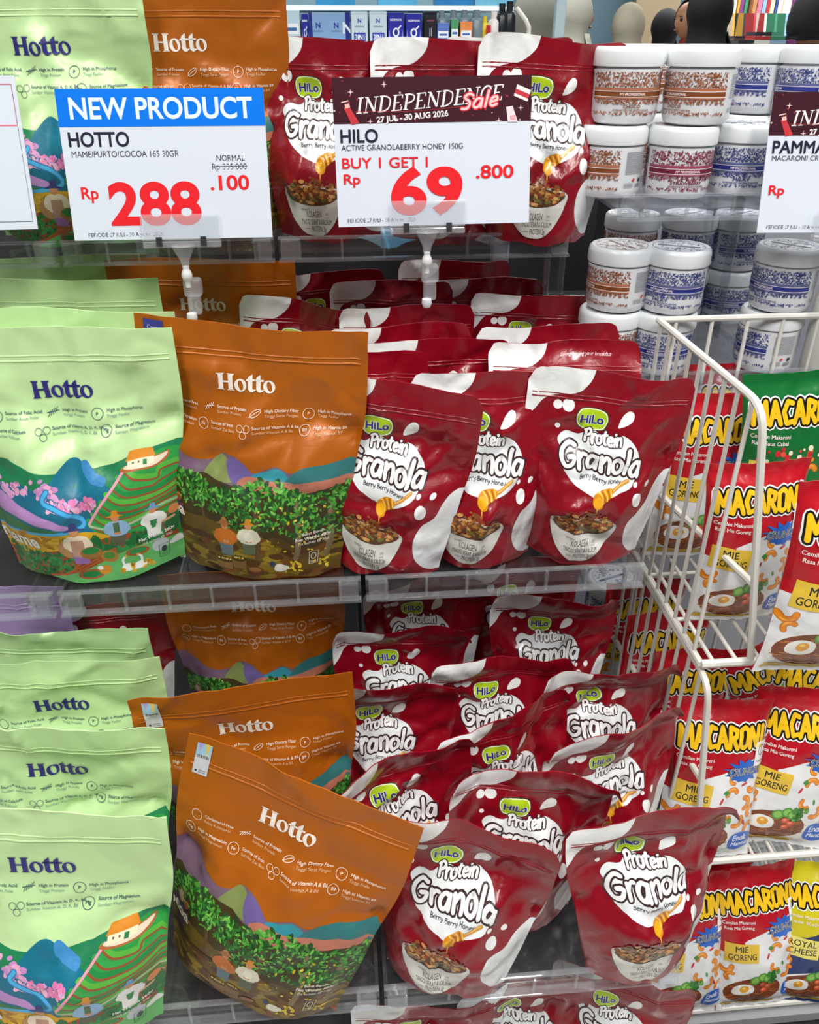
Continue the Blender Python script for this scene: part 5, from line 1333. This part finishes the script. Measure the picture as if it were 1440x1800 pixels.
def bottle(label, px, ytop, w, m, y=YB + .04, capm=None, neck=.5):
    a = at_b(px, 76, y); h = at_b(px, ytop, y).z - zc
    t = empty('bottle', label, 'bottle', (a.x, y, zc), group='bottles on the cosmetics shelf')
    bm = bmesh.new(); lathe(bm, [(0, 0), (w * .95, 0), (w, .003), (w, h * .66), (w * .8, h * .74), (w * neck, h * .78), (0, h * .78)], 20); finish('bottle_body', bm, m, t)
    bm = bmesh.new(); lathe(bm, [(0, h * .77), (w * neck * 1.1, h * .77), (w * neck, h), (0, h)], 16); finish('cap', bm, capm or m, t)
GB = mat('grey_bottle', '6E7E88', rough=.3); DB = mat('dark_bottle', '20242A', rough=.25)
for i, (px, yt, w, m, lb) in enumerate(((497, 26, .018, DB, 'dark dropper bottle at the left end of the cosmetics shelf'), (776, 18, .016, GB, 'grey bottle standing behind the blue-lidded carton'), (796, 17, .016, GB, 'grey bottle standing behind the green-lidded carton'), (815, 17, .016, GB, 'grey bottle standing behind the orange-lidded carton'),
        (836, 17, .020, GB, 'grey bottle with a pale label right of the small cartons'), (851, 28, .011, mat('yellow_bottle', 'D8C020', rough=.3), 'slim yellow bottle on the cosmetics shelf'), (867, 20, .018, mat('white_bottle', 'D8D4D4', rough=.3), 'white bottle with a red patch on the cosmetics shelf'), (880, 6, .018, DB, 'dark bottle left of the slanted white frame'), (893, 2, .018, DB, 'dark bottle nearest the slanted white frame'))):
    bottle(lb, px, yt, w, m)
p = at_b(861, 50, YB + .02); tag(boxo('red_label_tag', (p.x - .004, YB + .018, zc + .03), (.012, .003, .03), mat('red_tag', 'B01828', rough=.4)), 'red patch in front of the white bottle', 'label')
for k, (px, c) in enumerate(((590, '3A9AD0'), (700, '5AB4E0'), (800, '2A80C0'), (870, '7AC4E4'))):
    a = at_b(px, 6, YB + .1); tag(boxo('carton', (a.x, YB + .14, zu + .045), (.11, .05, .075), mat('cyan_carton_%d' % k, c, rough=.3, vary=.4, bscale=60)), ['cyan', 'sky blue', 'deep blue', 'pale blue'][k] + ' carton on the glowing upper shelf', 'carton', 'cartons on the upper shelf')
# slanted white frame and post
p0, p1 = on_y(912, 14, 2.3), on_y(928, 78, 2.3)
t = empty('white_display_frame', 'slanted white plastic frame right of the dark bottles', 'display frame', (p1.x, 2.3, 0))
f = boxo('frame_bar', (0, 0, (p1.z + .02) / 2), (.016, .02, p1.z + .02 + .10 * 0), WIRE, t)
tubeo('frame_bar', [(0, 0, p1.z + .005), (0, 0, p1.z + .035), (on_y(924, 36, 2.3).x - p1.x, 0, on_y(924, 36, 2.3).z), (p0.x - p1.x - .006, 0, p0.z)], .006, WIRE, t)
p = on_y(983, 40, 3.0)
t = empty('white_steel_post', 'white steel post between the two beige headscarves', 'post', (p.x, 3.0, 0)); boxo('shaft', (0, 0, 1.25), (.032, .032, 2.5), mat('post_paint', 'B8CCD6', rough=.4), t, bevel=.003); boxo('foot_plate', (0, 0, .006), (.12, .12, .012), WIRE, t, bevel=.002)

# rooms beyond
struct('wall_1', (on_y(1010, 50, 9.0).x, 9.0, 1.6), (3.0, .08, 3.2), mat('blue_grey_partition', '4E6A78', rough=.5, vary=.15, bscale=2))
struct('trim_2', (on_y(1150, 50, 8.7).x, 8.7, 1.6), (.42, .06, 3.2), mat('beige_pillar_paint', '8A7C64', rough=.6))
# bookcase
WOOD = mat('bookshelf_wood', 'B9855A', rough=.5, vary=.15, bscale=12)
YC = 8.6
bx0, bx1 = on_y(1262, 40, YC).x, on_y(1500, 40, YC).x
t = empty('bookcase', 'light wooden bookcase behind the dark headscarves', 'bookcase', ((bx0 + bx1) / 2, YC, 0)); w = bx1 - bx0
boxo('back_board', (0, .3, 1.25), (w, .03, 2.5), WOOD, t)
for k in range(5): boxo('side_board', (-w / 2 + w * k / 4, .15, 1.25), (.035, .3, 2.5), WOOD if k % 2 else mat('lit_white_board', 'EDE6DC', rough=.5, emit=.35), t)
for k in range(7): boxo('shelf_board', (0, .15, .25 + k * .33), (w, .3, .025), WOOD, t)
rd = R_(77); nb = 0; cnt = 0; last = -9
hues = ['red', 'cream', 'blue', 'white', 'ochre', 'purple', 'green', 'black', 'pink', 'pale blue']
ORD = 'first second third fourth fifth sixth seventh eighth ninth tenth eleventh twelfth thirteenth fourteenth fifteenth sixteenth seventeenth eighteenth nineteenth'.split()
def ordinal(n):
    if n < 20: return ORD[n - 1]
    return {20: 'twentieth', 30: 'thirtieth', 40: 'fortieth'}.get(n) or {2: 'twenty-', 3: 'thirty-', 4: 'forty-'}[n // 10] + ORD[n % 10 - 1]
bc = ['B0343A', 'D8C8B0', '3A5AA0', 'E0E0DC', 'C89A3A', '7A3A7A', '3A8A6A', '2A2A34', 'D87A9A', '8AB0D0']
for lev in (3, 4):
    z = .25 + lev * .33 + .0125
    x = -w / 2 + .05
    while x < w / 2 - .06:
        bw = rd.uniform(.022, .045); bh = rd.uniform(.17, .25)
        if abs(((x + w / 2) % (w / 4)) - w / 4) < .06: x += .05
        o = boxo('book', ((bx0 + bx1) / 2 + x, YC + .12, z + bh / 2), (bw, .15, bh), mat('book_' + bc[nb % 10], bc[nb % 10], rough=.5))
        cnt = cnt + 1 if x > last else 1; last = x
        tag(o, '%s upright book, %s from the left on the %s bookcase shelf' % (hues[nb % 10], ordinal(cnt), 'lower' if lev == 3 else 'upper'), 'book', 'books on the bookcase'); nb += 1
        x += bw + .004
# book stand
YT = 7.4; zt = on_y(1350, 84, YT).z
t = empty('book_stand', 'chest-high pale display stand covered with books', 'display stand', (on_y(1384, 70, YT).x, YT, 0))
boxo('stand_top', (0, 0, zt - .02), (1.5, .7, .04), mat('pale_table_top', 'CFC2B2', rough=.5), t, bevel=.004)
for sx in (-1, 1):
    for sy in (-1, 1): boxo('leg', (sx * .7, sy * .3, (zt - .04) / 2), (.05, .05, zt - .04), WOOD, t)
GBK = 'books on the display stand'
hues = ['red', 'cream', 'blue', 'white', 'ochre', 'purple', 'green', 'black', 'pink', 'pale blue']
for k in range(13):
    px = 1283 + k * 13.5; x = on_y(px, 60, YT).x; n = 2 + (k * 7) % 3
    for q in range(n):
        ci = (k * 3 + q * 7) % 10
        o = boxo('book', (x, YT - .24 + (k % 2) * .22, zt + .014 + q * .028), (.13, .17, .026), mat('book_' + bc[ci], bc[ci], rough=.5))
        tag(o, '%s book, level %s of flat pile %s from the left on the book stand' % (hues[ci], ['one', 'two', 'three', 'four'][q], ['one', 'two', 'three', 'four', 'five', 'six', 'seven', 'eight', 'nine', 'ten', 'eleven', 'twelve', 'thirteen'][k]), 'book', GBK)
for k in range(9):
    x = on_y(1290 + k * 19, 40, YT).x; ci = (k * 3 + 1) % 10
    o = boxo('book', (x, YT + .20, zt + .125), (.16, .02, .24), mat('book_' + bc[ci], bc[ci], rough=.5), rot=Euler((-.25, 0, 0)).to_matrix())
    tag(o, '%s book propped up behind the flat piles, %s from the left' % (hues[ci], ['first', 'second', 'third', 'fourth', 'fifth', 'sixth', 'seventh', 'eighth', 'ninth'][k]), 'book', GBK)

# ------------------------------------------------------------------ visitors
SK = mat('skin', 'A87858', rough=.5, vary=.05, bscale=20)
def skinned(name, pts, edges, m, parent, levels=2):
    me = bpy.data.meshes.new(name); me.from_pydata([p[0] for p in pts], edges, [])
    o = link(name, me, parent, [m])
    sk = o.modifiers.new('skin', 'SKIN'); sk.use_smooth_shade = True
    for i, (c, r) in enumerate(pts): me.skin_vertices[0].data[i].radius = (r[0], r[1]) if isinstance(r, tuple) else (r, r)
    me.skin_vertices[0].data[0].use_root = True
    sb = o.modifiers.new('sub', 'SUBSURF'); sb.levels = levels; sb.render_levels = levels
    return o
def visitor(label, px, y, ht, face, scarf, dress, veil=True, hair='15110F', low='1C1C22'):
    """face = heading in degrees: 0 looks towards +x in the picture, -90 towards the camera"""
    x = on_y(px, 40, y).x; s = ht / 1.70
    t = empty('person', label, 'person', (x, y, 0), (0, 0, math.radians(face)))
    t.scale = (s, s, s)
    DM = mat('cloth_' + dress, dress, rough=.8, vary=.15, bscale=10); LM = mat('cloth_' + low, low, rough=.8)
    # body faces +x; left is +y
    P = [((0, 0, .92), (.12, .16)), ((0, 0, 1.08), (.11, .14)), ((.01, 0, 1.24), (.12, .17)), ((0, 0, 1.34), (.09, .15)), ((0, 0, 1.41), .05), ((.01, 0, 1.47), .048)]
    E = [(0, 1), (1, 2), (2, 3), (3, 4), (4, 5)]
    for sg in (-1, 1):
        b = len(P)
        P += [((0, sg * .17, 1.32), .058), ((-.01, sg * .21, 1.08), .045), ((.09, sg * .20, .88), .036), ((.15, sg * .19, .83), .028)]
        E += [(3, b), (b, b + 1), (b + 1, b + 2), (b + 2, b + 3)]
        b = len(P)
        P += [((0, sg * .09, .84), .095), ((.01 * sg, sg * .10, .47), .070), ((-.01 + .05 * sg, sg * .10, .09), .050), ((.10 + .05 * sg, sg * .10, .035), .038)]
        E += [(0, b), (b, b + 1), (b + 1, b + 2), (b + 2, b + 3)]
    skinned('body', P, E, DM, t)
    bm = bmesh.new(); lathe(bm, [(.30, .06), (.27, .30), (.22, .70), (.17, 1.00), (.155, 1.08)], 24)
    for v in bm.verts: v.co.x *= .85 + .06 * math.sin(math.atan2(v.co.y, v.co.x) * 7)
    finish('robe_skirt', bm, LM, t)
    # hands with fingers
    for sg in (-1, 1):
        hp = [((.15, sg * .19, .83), .024), ((.19, sg * .19, .80), (.016, .030)), ((.215, sg * .19, .78), (.013, .032))]; he = [(0, 1), (1, 2)]
        for k in range(4):
            b = len(hp); yy = sg * .19 + (k - 1.5) * .018; L = (.050, .060, .056, .042)[k]
            hp += [((.225, yy, .772), .0085), ((.225 + L * .5, yy, .75), .0080), ((.225 + L * .75, yy, .72), .0065)]; he += [(2, b), (b, b + 1), (b + 1, b + 2)]
        b = len(hp); hp += [((.19, sg * .15, .795), .010), ((.215, sg * .13, .775), .0085)]; he += [(1, b), (b, b + 1)]
        skinned('hand', hp, he, SK, t, 1)
    # head with face
    bm = bmesh.new(); bmesh.ops.create_uvsphere(bm, u_segments=24, v_segments=18, radius=1)
    for v in bm.verts:
        a = v.co.copy(); x_, y_, z_ = a
        X, Y, Z = x_ * .092, y_ * .074, z_ * .112
        if z_ < 0: X *= 1 - .25 * z_ * z_; Y *= 1 + .30 * z_
        if x_ > 0:
            X += .020 * math.exp(-((y_ / .18) ** 2) - ((z_ + .12) / .22) ** 2)       # nose
            X += .008 * math.exp(-((y_ / .30) ** 2) - ((z_ + .48) / .10) ** 2)       # lips
            X -= .010 * math.exp(-(((abs(y_) - .38) / .16) ** 2) - ((z_ - .06) / .14) ** 2)
            X += .006 * math.exp(-((y_ / .30) ** 2) - ((z_ + .80) / .16) ** 2)
        v.co = Vector((X + .015, Y, Z + 1.56))
    hd = finish('head', bm, SK, t)
    for sg in (-1, 1):
        bm = bmesh.new(); bmesh.ops.create_uvsphere(bm, u_segments=10, v_segments=8, radius=.011); bmesh.ops.translate(bm, verts=bm.verts, vec=(.092, sg * .029, 1.567)); finish('eye', bm, mat('eye_dark', '1A1412', rough=.2), hd)
        boxo('eyebrow', (.101, sg * .030, 1.588), (.006, .028, .005), mat('hair_' + hair, hair, rough=.6), hd, bevel=.002)
    bm = bmesh.new(); bmesh.ops.create_uvsphere(bm, u_segments=12, v_segments=8, radius=1); bmesh.ops.transform(bm, matrix=Matrix.Translation((.104, 0, 1.507)) @ Matrix.Diagonal((.008, .022, .006, 1)), verts=bm.verts); finish('mouth', bm, mat('lips', '8A4A40', rough=.5), hd)
    CM = mat('scarf_' + scarf, scarf, rough=.85, bump=.4, bscale=14, vary=.12)
    bm = bmesh.new(); nu, nv = 40, 22; g = []
    for j in range(nv + 1):
        tt = j / nv; row = []
        for i in range(nu + 1):
            a = math.radians(38 if veil else 62) + (2 * math.pi - 2 * math.radians(38 if veil else 62)) * i / nu
            if tt < .5:
                q = tt / .5 * math.pi * .60; rx, ry = .118 * math.sin(q), .094 * math.sin(q); zz = 1.565 + .128 * math.cos(q)
            else:
                q = (tt - .5) / .5; rr = .106 - .030 * math.sin(min(1, q * 1.6) * math.pi) + (.125 * q ** 1.7); rx, ry = rr * 1.0, rr * (.85 + .55 * q); zz = 1.525 - .31 * q
            if not veil and tt > .5: rx, ry, zz = .105 * (1 - .2 * (tt - .5)), .085, 1.525 - .05 * (tt - .5)
            fold = 1 + .05 * math.sin(a * 6 + tt * 5) * max(0, tt - .3) + .025 * math.sin(zz * 95 + a * 2.5) * max(0, 1 - abs(tt - .62) * 4)
            front = .02 if tt < .5 else 0
            row.append(bm.verts.new((rx * fold * math.cos(a) - .004, ry * fold * math.sin(a), zz)))
        g.append(row)
    for j in range(nv):
        for i in range(nu): bm.faces.new((g[j][i], g[j][i + 1], g[j + 1][i + 1], g[j + 1][i]))
    bmesh.ops.remove_doubles(bm, verts=bm.verts, dist=.0004)
    if veil:   # the part that closes under the chin
        h = []
        for j in range(8):
            q = j / 7; rr = .105 + .115 * q ** 1.3; zz = 1.475 - .24 * q
            h.append([bm.verts.new((rr * math.cos(a) * (1.0 - .08 * (1 - q)), rr * (.85 + .5 * q) * math.sin(a), zz)) for a in [math.radians(-60 + 120 * k / 12) for k in range(13)]])
        for a, b in zip(h, h[1:]):
            for k in range(12): bm.faces.new((a[k], a[k + 1], b[k + 1], b[k]))
    o = finish('headscarf' if veil else 'hair', bm, CM, t); so = o.modifiers.new('cloth_thickness', 'SOLIDIFY'); so.thickness = .006; so.offset = 1
    bm = bmesh.new(); 
    for sg in (-1, 1):
        r = bmesh.ops.create_cube(bm, size=1); bmesh.ops.transform(bm, matrix=Matrix.Translation((.06, sg * .10, .03)) @ Matrix.Diagonal((.24, .085, .06, 1)), verts=r['verts'])
    finish('shoes', bm, mat('shoe_leather', '15141A', rough=.4), t, smooth=False, bevel=.01)
    return t
visitor('person in a pale beige headscarf behind the slanted white frame', 943, 4.2, 1.65, 150, '8E8C80', '4A4A56')
visitor('person in a cream headscarf looking right, behind the white post', 1006, 5.1, 1.67, 5, 'A8A698', '16181E')
visitor('person in a light beige headscarf with the back turned', 1106, 5.8, 1.62, 40, 'A6A08C', 'A09A8A')
visitor('person in a black headscarf and navy top', 1172, 7.1, 1.62, 20, '0C0E18', '152A48')
visitor('person in a dark red top between the two black headscarves', 1211, 6.2, 1.66, 200, '14100F', '8A1E20', veil=False)
visitor('tall person all in black, headscarf above the second brown jar', 1246, 4.5, 1.68, 30, '07080C', '08090D')
visitor('person in a black padded jacket at the right picture edge', 1428, 3.7, 1.62, 60, '0A0C12', '0A0E16', veil=False)
